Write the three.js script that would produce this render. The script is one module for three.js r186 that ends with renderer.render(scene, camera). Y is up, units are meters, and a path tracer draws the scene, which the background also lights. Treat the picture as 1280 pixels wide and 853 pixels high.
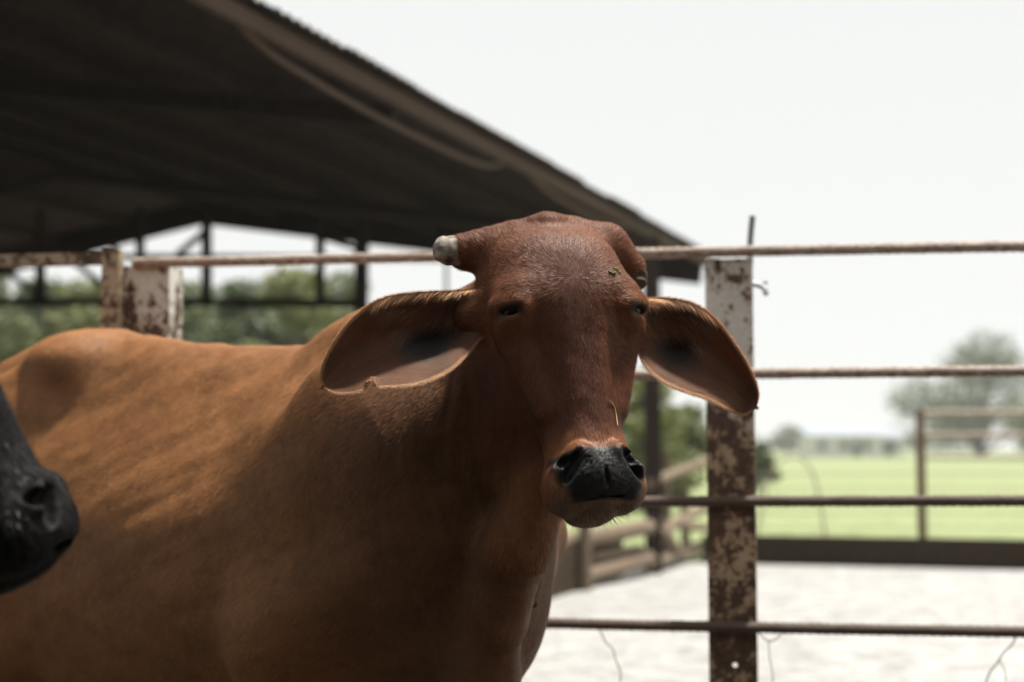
import * as THREE from 'three';
import { ImprovedNoise } from 'three/addons/math/ImprovedNoise.js';
import { mergeGeometries } from 'three/addons/utils/BufferGeometryUtils.js';

// ---------------------------------------------------------------- camera, sky, sun, exposure
const W = 1280, H = 853, FPX = 1778, EYE = 1.12;
const PITCH = Math.atan2(560 - H / 2, FPX);
const scene = new THREE.Scene();
const camera = new THREE.PerspectiveCamera(2 * Math.atan(H / 2 / FPX) * 180 / Math.PI, W / H, 0.05, 1500);
camera.filmGauge = 36;
camera.position.set(0, EYE, 0);
camera.rotation.x = PITCH;
camera.focus = 2.2;
camera.userData.fStop = 2.4;
scene.add(camera);
const renderer = new THREE.WebGLRenderer({ antialias: true });
renderer.toneMapping = THREE.LinearToneMapping;
renderer.toneMappingExposure = 1.72;
renderer.shadowMap.enabled = true;

const SUN = new THREE.Vector3(0.24, 0.95, -0.17).normalize();
{ // a bright, thinly veiled white sky
  const w = 256, h = 128, d = new Float32Array(w * h * 4);
  for (let j = 0; j < h; j++) for (let i = 0; i < w; i++) {
    const el = ((j + 0.5) / h - 0.5) * Math.PI, t = Math.max(0, Math.sin(el));
    const k = 0.575 - 0.1 * Math.pow(t, 0.9), o = (j * w + i) * 4;
    d[o] = k * (0.99 - 0.04 * t); d[o + 1] = k * (1.0 - 0.015 * t); d[o + 2] = k * (0.98 + 0.02 * t); d[o + 3] = 1;
  }
  const sky = new THREE.DataTexture(d, w, h, THREE.RGBAFormat, THREE.FloatType);
  sky.mapping = THREE.EquirectangularReflectionMapping; sky.magFilter = THREE.LinearFilter; sky.needsUpdate = true;
  scene.background = sky; scene.environment = sky;
}
const sun = new THREE.DirectionalLight(new THREE.Color(1.0, 0.95, 0.86), 5);
sun.position.copy(SUN).multiplyScalar(40).add(new THREE.Vector3(0, 0, -6));
sun.target.position.set(0, 0, -6);
sun.castShadow = true; sun.shadow.radius = 9; sun.shadow.mapSize.set(4096, 4096);
Object.assign(sun.shadow.camera, { left: -25, right: 25, top: 25, bottom: -25, near: 1, far: 120 });
scene.add(sun, sun.target);
scene.fog = new THREE.FogExp2(new THREE.Color(0.97, 1.0, 0.98), 0.0009);

// ---------------------------------------------------------------- helpers
let seed = 12345;
const rnd = () => { seed = (seed * 1664525 + 1013904223) >>> 0; return seed / 4294967296; };
const rr = (a, b) => a + (b - a) * rnd();
const clamp = (x, a = 0, b = 1) => x < a ? a : x > b ? b : x;
const mix = (a, b, t) => a + (b - a) * t;
const sstep = (a, b, x) => { const t = clamp((x - a) / (b - a)); return t * t * (3 - 2 * t); };
const perlin = new ImprovedNoise();
const noise = (x, y, z) => perlin.noise(x + 31.7, y + 11.3, z + 57.1);
const fbm = (x, y, z, o = 4) => { let s = 0, a = 0.5; for (let i = 0; i < o; i++) { s += a * noise(x, y, z); x *= 2.03; y *= 2.03; z *= 2.03; a *= 0.5; } return s; };
const V = (x, y, z) => new THREE.Vector3(x, y, z);
const CP = Math.cos(PITCH), SP = Math.sin(PITCH);
// a photo pixel and a distance along the level view direction (metres) -> a point in the place
function P(px, py, depth) {
  const x = (px - W / 2) / FPX, y = -(py - H / 2) / FPX;
  const dy = y * CP + SP, dz = CP - y * SP, s = depth / dz;
  return V(x * s, EYE + dy * s, -depth);
}
const names = {};
const numbered = (n) => { const k = names[n] = (names[n] ?? -1) + 1; return k ? `${n}_${String(k).padStart(3, '0')}` : n; };
function tag(o, label, category, group) { o.userData.label = label; o.userData.category = category; if (group) o.userData.group = group; return o; }
function thing(name, label, category, pos = [0, 0, 0], group) {
  const g = new THREE.Group(); g.name = numbered(name); g.position.set(...pos); scene.add(g); return tag(g, label, category, group);
}
function mesh(name, geo, mat, parent = scene) {
  const m = new THREE.Mesh(geo, mat); m.name = parent === scene ? numbered(name) : name; m.castShadow = m.receiveShadow = true; parent.add(m); return m;
}
const structure = (o) => { o.userData.kind = 'structure'; return o; };
const rgb = (r, g, b) => new THREE.Color().setRGB(r, g, b);
const std = (name, o) => { const m = new THREE.MeshPhysicalMaterial({ roughness: 0.9, ...o }); m.name = name; return m; };
// computed texture: f(u,v) in 0..1 -> [r,g,b] linear (srgb = true encodes) or a height
const enc = (x) => 255 * (x <= 0.0031308 ? 12.92 * x : 1.055 * Math.pow(clamp(x), 1 / 2.4) - 0.055);
function tex(w, h, f, srgb) {
  const d = new Uint8Array(w * h * 4);
  for (let j = 0; j < h; j++) for (let i = 0; i < w; i++) {
    const c = f(i / w, j / h), o = (j * w + i) * 4;
    if (srgb) { d[o] = enc(c[0]); d[o + 1] = enc(c[1]); d[o + 2] = enc(c[2]); } else { d[o] = d[o + 1] = d[o + 2] = 255 * clamp(c); }
    d[o + 3] = 255;
  }
  const t = new THREE.DataTexture(d, w, h); t.wrapS = t.wrapT = THREE.RepeatWrapping; t.magFilter = THREE.LinearFilter; t.minFilter = THREE.LinearMipmapLinearFilter; t.generateMipmaps = true;
  if (srgb) t.colorSpace = THREE.SRGBColorSpace; t.needsUpdate = true; return t;
}
// noise that tiles in u and v
const ring = (u, v, f, z = 0) => { const a = u * 6.2832, b = v * 6.2832; return fbm(Math.cos(a) * f + 3 * Math.cos(b) * f * 0.31 + z, Math.sin(a) * f + z * 1.7, Math.cos(b) * f * 0.77 + Math.sin(b) * f * 1.13, 5); };
function boxGeo(w, h, d, m) { const g = new THREE.BoxGeometry(w, h, d); if (m) g.applyMatrix4(m); return g; }
// box between two points: cross section w (sideways) x t (other way)
function beamGeo(a, b, w, t, up = V(0, 1, 0)) {
  const d = b.clone().sub(a), L = d.length(), z = d.clone().normalize(), x = up.clone().cross(z); if (x.length() < 1e-3) x.set(1, 0, 0); x.normalize();
  const y = z.clone().cross(x), g = new THREE.BoxGeometry(w, t, L);
  const uv = g.attributes.uv, p = g.attributes.position, nn = g.attributes.normal;
  for (let i = 0; i < uv.count; i++) { const k = Math.abs(nn.getX(i)) > 0.5 ? p.getY(i) + 0.37 : p.getX(i); uv.setXY(i, k, p.getZ(i)); }
  g.applyMatrix4(new THREE.Matrix4().makeBasis(x, y, z).setPosition(a.clone().add(b).multiplyScalar(0.5))); return g;
}
// ---------------------------------------------------------------- smooth solids and their mesher
const smin = (a, b, k) => { const h = k - Math.abs(a - b); return h > 0 ? Math.min(a, b) - h * h / (4 * k) : Math.min(a, b); };
const smax = (a, b, k) => -smin(-a, -b, k);
class Solid {
  constructor() { this.prims = []; this.warp = null; }
  add(d, c, r, k, op = 1) { this.prims.push({ d, cx: c.x, cy: c.y, cz: c.z, r, k, op }); }
  // tapered capsule
  cone(a, b, ra, rb, k = 0.03, op = 1) {
    const bx = b.x - a.x, by = b.y - a.y, bz = b.z - a.z, l2 = bx * bx + by * by + bz * bz, ax = a.x, ay = a.y, az = a.z;
    this.add((x, y, z) => {
      const px = x - ax, py = y - ay, pz = z - az; let t = (px * bx + py * by + pz * bz) / l2; t = t < 0 ? 0 : t > 1 ? 1 : t;
      const ex = px - bx * t, ey = py - by * t, ez = pz - bz * t; return Math.sqrt(ex * ex + ey * ey + ez * ez) - (ra + (rb - ra) * t);
    }, a.clone().add(b).multiplyScalar(0.5), Math.sqrt(l2) / 2 + Math.max(ra, rb), k, op);
  }
  // ellipsoid with its own axes X, Y, Z
  ell(c, rx, ry, rz, X, Y, Z, k = 0.03, op = 1) {
    this.add((x, y, z) => {
      const px = x - c.x, py = y - c.y, pz = z - c.z;
      const a = (px * X.x + py * X.y + pz * X.z) / rx, b = (px * Y.x + py * Y.y + pz * Y.z) / ry, e = (px * Z.x + py * Z.y + pz * Z.z) / rz;
      const k0 = Math.sqrt(a * a + b * b + e * e), k1 = Math.sqrt(a * a / (rx * rx) + b * b / (ry * ry) + e * e / (rz * rz));
      return k1 < 1e-6 ? -Math.min(rx, ry, rz) : k0 * (k0 - 1) / k1;
    }, c, Math.max(rx, ry, rz), k, op);
  }
  value(x, y, z, list = this.prims) {
    let d = 1;
    for (const p of list) { const e = p.d(x, y, z); d = p.op > 0 ? smin(d, e, p.k) : smax(d, -e, p.k); }
    return this.warp ? d + this.warp(x, y, z, d) : d;
  }
  // naive surface nets, only where the surface passes
  mesh(min, max, cell, N = 8, where = null) {
    const B = cell * N, R = B * 0.87;
    const nb = [0, 1, 2].map((k) => Math.ceil((max.getComponent(k) - min.getComponent(k)) / B));
    const pos = [], nor = [], idx = [], vid = new Map(), M = N + 1;
    const nx = nb[0] * N + 2, ny = nb[1] * N + 2, key = (i, j, k) => (k * ny + j) * nx + i;
    const blocks = [];
    const f = new Float32Array(M * M * M);
    const CE = [[0, 1], [2, 3], [4, 5], [6, 7], [0, 2], [1, 3], [4, 6], [5, 7], [0, 4], [1, 5], [2, 6], [3, 7]];
    for (let bk = 0; bk < nb[2]; bk++) for (let bj = 0; bj < nb[1]; bj++) for (let bi = 0; bi < nb[0]; bi++) {
      const cx = min.x + (bi + 0.5) * B, cy = min.y + (bj + 0.5) * B, cz = min.z + (bk + 0.5) * B;
      if (where && !where(cx, cy, cz)) continue;
      const list = this.prims.filter((p) => Math.hypot(p.cx - cx, p.cy - cy, p.cz - cz) - p.r < R * 3 + p.k);
      if (!list.some((p) => p.op > 0)) continue;
      if (Math.abs(this.value(cx, cy, cz, list)) > R * 1.6) continue;
      let q = 0;
      for (let k = 0; k < M; k++) for (let j = 0; j < M; j++) for (let i = 0; i < M; i++) f[q++] = this.value(min.x + (bi * N + i) * cell, min.y + (bj * N + j) * cell, min.z + (bk * N + k) * cell, list);
      const cells = [];
      for (let k = 0; k < N; k++) for (let j = 0; j < N; j++) for (let i = 0; i < N; i++) {
        const o = (k * M + j) * M + i, c = [f[o], f[o + 1], f[o + M], f[o + M + 1], f[o + M * M], f[o + M * M + 1], f[o + M * M + M], f[o + M * M + M + 1]];
        let m = 0; for (let e = 0; e < 8; e++) if (c[e] < 0) m |= 1 << e;
        if (m === 0 || m === 255) continue;
        let x = 0, y = 0, z = 0, n = 0;
        for (const [a, b] of CE) if ((m >> a & 1) !== (m >> b & 1)) {
          const t = c[a] / (c[a] - c[b]);
          x += (a & 1) + ((b & 1) - (a & 1)) * t; y += (a >> 1 & 1) + ((b >> 1 & 1) - (a >> 1 & 1)) * t; z += (a >> 2) + ((b >> 2) - (a >> 2)) * t; n++;
        }
        const gi = bi * N + i, gj = bj * N + j, gk = bk * N + k;
        vid.set(key(gi, gj, gk), pos.length / 3);
        const X = min.x + (gi + x / n) * cell, Y = min.y + (gj + y / n) * cell, Z = min.z + (gk + z / n) * cell, h = cell * 0.6;
        pos.push(X, Y, Z);
        const n0 = this.value(X + h, Y, Z, list) - this.value(X - h, Y, Z, list), n1 = this.value(X, Y + h, Z, list) - this.value(X, Y - h, Z, list), n2 = this.value(X, Y, Z + h, list) - this.value(X, Y, Z - h, list), l = Math.hypot(n0, n1, n2) || 1;
        nor.push(n0 / l, n1 / l, n2 / l);
        cells.push([gi, gj, gk, m]);
      }
      blocks.push(cells);
    }
    const quad = (a, b, c, d, flip) => { if (a === undefined || b === undefined || c === undefined || d === undefined) return; if (flip) idx.push(a, c, b, a, d, c); else idx.push(a, b, c, a, c, d); };
    for (const cells of blocks) for (const [i, j, k, m] of cells) {
      const s0 = m & 1;
      if ((m >> 1 & 1) !== s0) quad(vid.get(key(i, j, k)), vid.get(key(i, j - 1, k)), vid.get(key(i, j - 1, k - 1)), vid.get(key(i, j, k - 1)), !s0 ? 0 : 1);
      if ((m >> 2 & 1) !== s0) quad(vid.get(key(i, j, k)), vid.get(key(i, j, k - 1)), vid.get(key(i - 1, j, k - 1)), vid.get(key(i - 1, j, k)), !s0 ? 0 : 1);
      if ((m >> 4 & 1) !== s0) quad(vid.get(key(i, j, k)), vid.get(key(i - 1, j, k)), vid.get(key(i - 1, j - 1, k)), vid.get(key(i, j - 1, k)), !s0 ? 0 : 1);
    }
    // make the faces agree with the normals
    const out = new Uint32Array(idx); 
    for (let t = 0; t < out.length; t += 3) {
      const a = out[t] * 3, b = out[t + 1] * 3, c = out[t + 2] * 3;
      const ux = pos[b] - pos[a], uy = pos[b + 1] - pos[a + 1], uz = pos[b + 2] - pos[a + 2], vx = pos[c] - pos[a], vy = pos[c + 1] - pos[a + 1], vz = pos[c + 2] - pos[a + 2];
      if ((uy * vz - uz * vy) * nor[a] + (uz * vx - ux * vz) * nor[a + 1] + (ux * vy - uy * vx) * nor[a + 2] < 0) { const s = out[t + 1]; out[t + 1] = out[t + 2]; out[t + 2] = s; }
    }
    return { pos: new Float32Array(pos), nor: new Float32Array(nor), idx: out };
  }
}
// smooth table lookup: rows [t, a, b, ...] sorted by t, cubic between them
function table(rows) {
  const n = rows[0].length - 1, t0 = rows[0][0], t1 = rows[rows.length - 1][0], S = 400, data = new Float32Array((S + 1) * n);
  for (let s = 0; s <= S; s++) {
    const t = t0 + (t1 - t0) * s / S; let i = 0; while (i < rows.length - 2 && rows[i + 1][0] < t) i++;
    const r0 = rows[Math.max(0, i - 1)], r1 = rows[i], r2 = rows[i + 1], r3 = rows[Math.min(rows.length - 1, i + 2)], u = clamp((t - r1[0]) / (r2[0] - r1[0]));
    for (let k = 1; k <= n; k++) {
      const m1 = r2[0] === r0[0] ? 0 : (r2[k] - r0[k]) / (r2[0] - r0[0]) * (r2[0] - r1[0]), m2 = r3[0] === r1[0] ? 0 : (r3[k] - r1[k]) / (r3[0] - r1[0]) * (r2[0] - r1[0]);
      const u2 = u * u, u3 = u2 * u; data[s * n + k - 1] = (2 * u3 - 3 * u2 + 1) * r1[k] + (u3 - 2 * u2 + u) * m1 + (-2 * u3 + 3 * u2) * r2[k] + (u3 - u2) * m2;
    }
  }
  return (t, k) => { const q = clamp((t - t0) / (t1 - t0)) * S, i = Math.min(S - 1, q | 0), f = q - i; return data[i * n + k] * (1 - f) + data[(i + 1) * n + k] * f; };
}
// ---------------------------------------------------------------- cattle
// a head frame: s to the head's left-right, u from muzzle to poll, n out of the forehead; units are centimetres times the scale
function headFrame(o, yaw, pitch, roll, scale) {
  const s0 = V(Math.cos(yaw), 0, -Math.sin(yaw)), n0 = V(Math.sin(yaw), 0, Math.cos(yaw)), u0 = V(0, 1, 0);
  const u1 = u0.clone().multiplyScalar(Math.cos(pitch)).addScaledVector(n0, -Math.sin(pitch)), n = n0.clone().multiplyScalar(Math.cos(pitch)).addScaledVector(u0, Math.sin(pitch));
  const u = u1.clone().multiplyScalar(Math.cos(roll)).addScaledVector(s0, -Math.sin(roll)), s = s0.clone().multiplyScalar(Math.cos(roll)).addScaledVector(u1, Math.sin(roll));
  const c = scale / 100, ul = (b) => b < 0 ? b * 0.915 : b * 1.06, at = (a, b, d) => o.clone().addScaledVector(s, a * c).addScaledVector(u, ul(b) * c).addScaledVector(n, d * c);
  const loc = (x, y, z) => { const px = x - o.x, py = y - o.y, pz = z - o.z; const q = (px * u.x + py * u.y + pz * u.z) / c; return [(px * s.x + py * s.y + pz * s.z) / c, q < 0 ? q / 0.915 : q / 1.06, (px * n.x + py * n.y + pz * n.z) / c]; };
  const dir = (a, b, d) => V(0, 0, 0).addScaledVector(s, a).addScaledVector(u, b).addScaledVector(n, d).normalize();
  return { o, s, u, n, c, at, loc, dir };
}
const headTable = table([ // u from the muzzle up: half width, front, back, squareness
  [-35.4, 1.5, 1.8, -0.6, 2], [-34.9, 4.6, 3.8, -2.4, 2.2], [-33.6, 6.6, 5.6, -3.8, 2.4], [-31, 7.5, 6.6, -4.8, 2.5], [-28, 7.3, 7.0, -5.4, 2.5], [-25, 6.5, 6.8, -6.3, 2.5], [-21, 6.2, 6.4, -8.4, 2.5],
  [-16, 6.4, 6.5, -11, 2.5], [-11, 7.4, 6.7, -13.6, 2.5], [-6, 8.9, 7.1, -15.2, 2.5], [-2, 10.4, 7.6, -15.6, 2.6], [2, 11.3, 7.9, -15, 2.8], [6, 11.3, 7.6, -14, 2.8], [10, 10.7, 6.4, -12.6, 2.7], [13, 9.6, 4.2, -10.6, 2.5], [15.2, 7.6, 1.4, -8.6, 2.3], [16.3, 5.2, -1, -7, 2.1], [16.8, 2, -2.6, -5, 2],
]);
function addHead(S, h, horns) {
  const c = h.c, at = h.at, e = (a, b, d, rx, ry, rz, k, op, X = h.s, Y = h.u, Z = h.n) => S.ell(at(a, b, d), rx * c, ry * c, rz * c, X, Y, Z, k * c, op);
  S.add((x, y, z) => {
    const [s, u, n] = h.loc(x, y, z), t = clamp(u, -35.4, 16.8), w = headTable(t, 0), nf = headTable(t, 1), nb = headTable(t, 2), ex = headTable(t, 3);
    const nc = (nf + nb) / 2, hn = (nf - nb) / 2, tn = (n - nc) / hn, we = w * (1 - 0.34 * sstep(0.1, -1.1, tn) - 0.12 * sstep(0.35, 1.1, tn)), du = Math.abs(u - t);
    const q = Math.pow(Math.pow(Math.abs(s) / we, ex) + Math.pow(Math.abs(tn), ex), 1 / ex), d = (q - 1) * Math.min(we, hn);
    return (du > 0 ? Math.sqrt(Math.max(d, 0) ** 2 + du * du) + Math.min(d, 0) * 0.01 : d) * c;
  }, at(0, -10, -4), 32 * c, 3 * c);
  e(0, 16.0, -2.4, 4.2, 3.0, 4.4, 2.4);                                    // poll
  for (const m of [-1, 1]) {
    e(m * 8.9, 2.3, 3.6, 2.7, 2.0, 2.5, 5);                            // brow
    e(m * 9.3, -0.4, 3.3, 2.9, 2.9, 3.1, 1.6);                           // eye socket
    S.cone(at(m * 9.4, -3.4, 1.5), at(m * 6.2, -17, 2.0), 2.4 * c, 1.3 * c, 3.2 * c);   // cheek bone
    e(m * 6.4, -7, -8, 3.0, 8, 5.5, 3);                                // jaw muscle
    S.cone(at(m * 9, 4.5, -5), at(m * 13.4, 3.6, -6.2), 3.7 * c, 3.0 * c, 3 * c);       // ear root
    e(m * 4.5, -31.0, 2.6, 3.1, 3.7, 4.4, 1.8);                          // upper lip
    S.cone(at(m * 3.0, -26.4, 6.6), at(m * 5.5, -28.6, 5.6), 1.5 * c, 1.5 * c, 1.4 * c);   // nostril wing
    // lids: an almond slit with the upper lid proud of it
    const ex = h.dir(m * 0.72, 0, 0.69), ey = h.dir(m * 0.1, 1, -0.1), ez = ex.clone().cross(ey).normalize(), eY = ez.clone().cross(ex).normalize();
    S.ell(at(m * 10.6, -0.6, 5.3), 1.7 * c, 0.78 * c, 2.1 * c, ex, eY.clone().applyAxisAngle(ex, m * 0.28), ez.clone().applyAxisAngle(ex, m * 0.28), 0.7 * c, -1);
    S.cone(at(m * 8.6, 0.35, 6.2), at(m * 11.9, 0.95, 4.0), 0.7 * c, 0.8 * c, 2.2 * c);
  }
  e(0, -30.0, 5.6, 5.7, 4.2, 2.8, 1.6);                                  // nose pad
  e(0, -34.5, 0.4, 3.8, 1.55, 4.2, 0.4);                                 // lower lip and chin
  e(0, -33.0, -3.2, 3.6, 2.3, 3.8, 1.5);
  for (const m of [-1, 1]) {                                             // nostrils: a hole that sweeps out into a slit
    e(m * 4.7, -28.6, 7.9, 1.0, 1.75, 2.6, 0.7, -1, h.dir(1, m * 0.35, 0), h.dir(-m * -0.45, 1, -0.25), h.n);
    e(m * 5.9, -27.6, 6.4, 1.3, 0.75, 2.0, 0.7, -1, h.dir(1, -m * 0.3, -m * 0.3), h.dir(m * 0.3, 1, 0), h.n);
  }
  e(0, -33.75, 3.2, 5.0, 0.27, 4.2, 0.25, -1);                          // the mouth
  e(0, -31.6, 8.4, 0.24, 2.2, 0.9, 0.4, -1);                             // the groove of the upper lip
  for (const b of horns.boss) S.cone(at(...b[0]), at(...b[1]), b[2] * c, b[3] * c, 2.6 * c);
}
const torsoTable = table([ // x along the back from tail to chest: top, bottom, half width, squareness
  [-1.45, 1.2, 1.15, 0.02, 2], [-1.41, 1.26, 1.0, 0.1, 2.1], [-1.3, 1.335, 0.84, 0.17, 2.2], [-1.1, 1.385, 0.64, 0.235, 2.2], [-0.92, 1.4, 0.52, 0.255, 2.2], [-0.64, 1.365, 0.5, 0.275, 2.15], [-0.4, 1.338, 0.53, 0.285, 2.15],
  [-0.18, 1.33, 0.56, 0.275, 2.15], [0.02, 1.33, 0.59, 0.24, 2.15], [0.18, 1.27, 0.62, 0.21, 2.1], [0.29, 1.16, 0.66, 0.165, 2.1], [0.36, 1.03, 0.74, 0.1, 2], [0.385, 0.92, 0.85, 0.02, 2],
]);
// a body frame: x forward along the back, y up, z to the animal's right
function bodyFrame(ox, oz, fx, fz) {
  const F = V(fx, 0, fz).normalize(), Y = V(0, 1, 0), S = F.clone().cross(Y).normalize();
  return { F, Y, S, at: (x, y, z) => V(ox + F.x * x + S.x * z, y, oz + F.z * x + S.z * z), loc: (x, y, z) => [(x - ox) * F.x + (z - oz) * F.z, y, (x - ox) * S.x + (z - oz) * S.z] };
}
function addBody(S, b, scale = 1) {
  const at = b.at;
  S.add((X, Y, Z) => {
    const [x, y, z] = b.loc(X, Y, Z), t = clamp(x, -1.45, 0.385), top = torsoTable(t, 0), bot = torsoTable(t, 1), w = torsoTable(t, 2), ex = torsoTable(t, 3);
    const yc = (top * 0.46 + bot * 0.54), ty = y > yc ? (y - yc) / (top - yc) : (y - yc) / (yc - bot), hy = y > yc ? top - yc : yc - bot;
    const we = w * (1 - 0.34 * sstep(0.05, 1.0, ty)), e2 = ty > 0 ? mix(ex, 1.85, sstep(0, 0.25, ty)) : ex, q = Math.pow(Math.pow(Math.abs(z) / we, e2) + Math.pow(Math.abs(ty), e2), 1 / e2), d = (q - 1) * Math.min(we, hy), dx = Math.abs(x - t);
    return dx > 0 ? Math.sqrt(Math.max(d, 0) ** 2 + dx * dx) : d;
  }, at(-0.53, 0.95, 0), 1.15, 0.05);
  const E = (x, y, z, rx, ry, rz, k, tilt = 0) => S.ell(at(x, y, z), rx, ry, rz, b.F.clone().multiplyScalar(Math.cos(tilt)).addScaledVector(b.Y, Math.sin(tilt)), b.Y.clone().multiplyScalar(Math.cos(tilt)).addScaledVector(b.F, -Math.sin(tilt)), b.S, k);
  E(0.06, 1.30, 0, 0.16, 0.08, 0.075, 0.1);                             // hump
  for (const m of [-1, 1]) {
    E(0.03, 1.03, m * 0.2, 0.1, 0.26, 0.055, 0.06, -0.28);              // shoulder blade
    S.cone(at(0.25, 0.95, m * 0.15), at(-0.04, 0.78, m * 0.2), 0.09, 0.095, 0.07);     // upper arm
    E(-0.06, 0.8, m * 0.215, 0.1, 0.15, 0.055, 0.022, 0.2);             // back of the shoulder, ends in a crease
    S.cone(at(-0.06, 0.74, m * 0.18), at(-0.02, 0.42, m * 0.16), 0.085, 0.048, 0.05);  // foreleg
    S.cone(at(-0.02, 0.42, m * 0.16), at(-0.01, 0.34, m * 0.16), 0.05, 0.045, 0.03);
    S.cone(at(-0.01, 0.34, m * 0.16), at(0.0, 0.12, m * 0.16), 0.036, 0.032, 0.03);
    S.cone(at(0.0, 0.13, m * 0.16), at(0.03, 0.06, m * 0.16), 0.04, 0.04, 0.03);
    S.ell(at(0.04, 0.035, m * 0.16), 0.07, 0.04, 0.05, b.F, b.Y, b.S, 0.015);
    E(-0.9, 1.315, m * 0.12, 0.07, 0.04, 0.05, 0.12);               // hook bone
    E(-1.36, 1.25, m * 0.1, 0.05, 0.045, 0.05, 0.05);                  // pin bone
    E(-1.02, 0.98, m * 0.16, 0.2, 0.3, 0.11, 0.09, 0.1);                // thigh
    S.cone(at(-0.95, 0.86, m * 0.18), at(-0.93, 0.68, m * 0.19), 0.12, 0.085, 0.07);
    S.cone(at(-0.93, 0.68, m * 0.19), at(-1.17, 0.44, m * 0.17), 0.085, 0.05, 0.05);   // gaskin, to the hock behind
    S.cone(at(-1.17, 0.44, m * 0.17), at(-1.12, 0.14, m * 0.17), 0.042, 0.034, 0.03);
    S.cone(at(-1.12, 0.14, m * 0.17), at(-1.08, 0.06, m * 0.17), 0.042, 0.042, 0.03);
    S.ell(at(-1.06, 0.035, m * 0.17), 0.07, 0.04, 0.05, b.F, b.Y, b.S, 0.015);
  }
  S.cone(at(-1.4, 1.26, 0), at(-1.48, 1.05, 0), 0.035, 0.025, 0.04); S.cone(at(-1.48, 1.05, 0), at(-1.47, 0.6, 0), 0.025, 0.018, 0.02); S.cone(at(-1.47, 0.6, 0), at(-1.46, 0.4, 0), 0.022, 0.04, 0.02);
}
// an ear blade: two edges (upper, lower) from root to tip as points, cupped backwards, with a rounded rim
function earGeometry(top, bot, back, cup, thick, colour, edge) {
  const ct = new THREE.CatmullRomCurve3(top), cb = new THREE.CatmullRomCurve3(bot), NA = 72, NB = 40, g = { pos: [], nor: [], idx: [], col: [] };
  const mid = (a, v, side) => {
    const A = ct.getPoint(a), B = cb.getPoint(a), p = A.clone().lerp(B, v), b = v * 2 - 1;
    const c = cup(a) * (1 - b * b) + 0.038 * Math.exp(-(((a - 0.33) / 0.1) ** 2) - (((v - 0.64) / 0.15) ** 2)) + 0.0022 * noise(a * 7, v * 9, 3) + 0.003 * Math.sin(v * 17 + a * 3) * sstep(0.2, 0.45, a) * sstep(0.95, 0.6, a), rim = Math.pow(Math.max(0, 1 - b * b), 0.35) * Math.min(1, Math.pow((1 - a) * 14, 0.5));
    p.addScaledVector(back, c + side * thick * (0.35 + 0.65 * (1 - a * 0.6)) * rim);
    if (edge) edge(p, a, v);
    return p;
  };
  for (const side of [-1, 1]) {
    const o = g.pos.length / 3;
    for (let i = 0; i <= NA; i++) for (let j = 0; j <= NB; j++) {
      const a = i / NA, v = (1 - Math.cos(Math.PI * j / NB)) / 2, p = mid(a, v, side), q = 0.004, px = mid(Math.min(1, a + q), v, side).sub(mid(Math.max(0, a - q), v, side)), py = mid(a, Math.min(1, v + q), side).sub(mid(a, Math.max(0, v - q), side));
      const n = px.cross(py).normalize(); if (n.dot(back) * side < 0) n.negate(); n.addScaledVector(back, side * 0.001).normalize();
      g.pos.push(p.x, p.y, p.z); g.nor.push(n.x, n.y, n.z); g.col.push(...colour(a, v, side, p));
    }
    for (let i = 0; i < NA; i++) for (let j = 0; j < NB; j++) {
      const a = o + i * (NB + 1) + j, b = a + 1, c = a + NB + 1, d = c + 1;
      const P3 = (k) => V(g.pos[k * 3], g.pos[k * 3 + 1], g.pos[k * 3 + 2]), fn = P3(b).sub(P3(a)).cross(P3(c).sub(P3(a)));
      if (fn.dot(back) * side > 0) g.idx.push(a, b, c, b, d, c); else g.idx.push(a, c, b, b, c, d);
    }
  }
  return g;
}
function joinCow(parts) { // parts: {pos, nor, idx, col, slot(t)} -> one geometry with material groups
  let nv = 0; for (const p of parts) nv += p.pos.length / 3;
  const pos = new Float32Array(nv * 3), nor = new Float32Array(nv * 3), col = new Float32Array(nv * 3), lists = [[], [], []];
  let o = 0;
  for (const p of parts) {
    pos.set(p.pos, o * 3); nor.set(p.nor, o * 3); col.set(p.col, o * 3);
    for (let t = 0; t < p.idx.length; t += 3) lists[p.slot ? p.slot(p.idx[t]) : 0].push(p.idx[t] + o, p.idx[t + 1] + o, p.idx[t + 2] + o);
    o += p.pos.length / 3;
  }
  const g = new THREE.BufferGeometry(); g.setAttribute('position', new THREE.BufferAttribute(pos, 3)); g.setAttribute('normal', new THREE.BufferAttribute(nor, 3)); g.setAttribute('color', new THREE.BufferAttribute(col, 3));
  const all = new Uint32Array(lists[0].length + lists[1].length + lists[2].length); let at = 0;
  lists.forEach((l, i) => { all.set(l, at); if (l.length) g.addGroup(at, l.length, i); at += l.length; });
  g.setIndex(new THREE.BufferAttribute(all, 1)); return g;
}
const hideMat = std('brown_coat', { vertexColors: true, roughness: 0.55, specularIntensity: 0.4, sheen: 0.1, sheenColor: rgb(0.9, 0.75, 0.6), sheenRoughness: 0.45 });
const noseMat = std('wet_nose_skin', { vertexColors: true, roughness: 0.52, specularIntensity: 0.32 });
const earMat = std('ear_skin', { vertexColors: true, roughness: 0.75, specularIntensity: 0.3, transmission: 0.5 });
const eyeMat = std('dark_eye', { color: rgb(0.006, 0.004, 0.003), roughness: 0.25, specularIntensity: 0.3 });
const hornMat = std('horn_keratin', { vertexColors: true, roughness: 0.8, specularIntensity: 0.3 });

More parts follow.
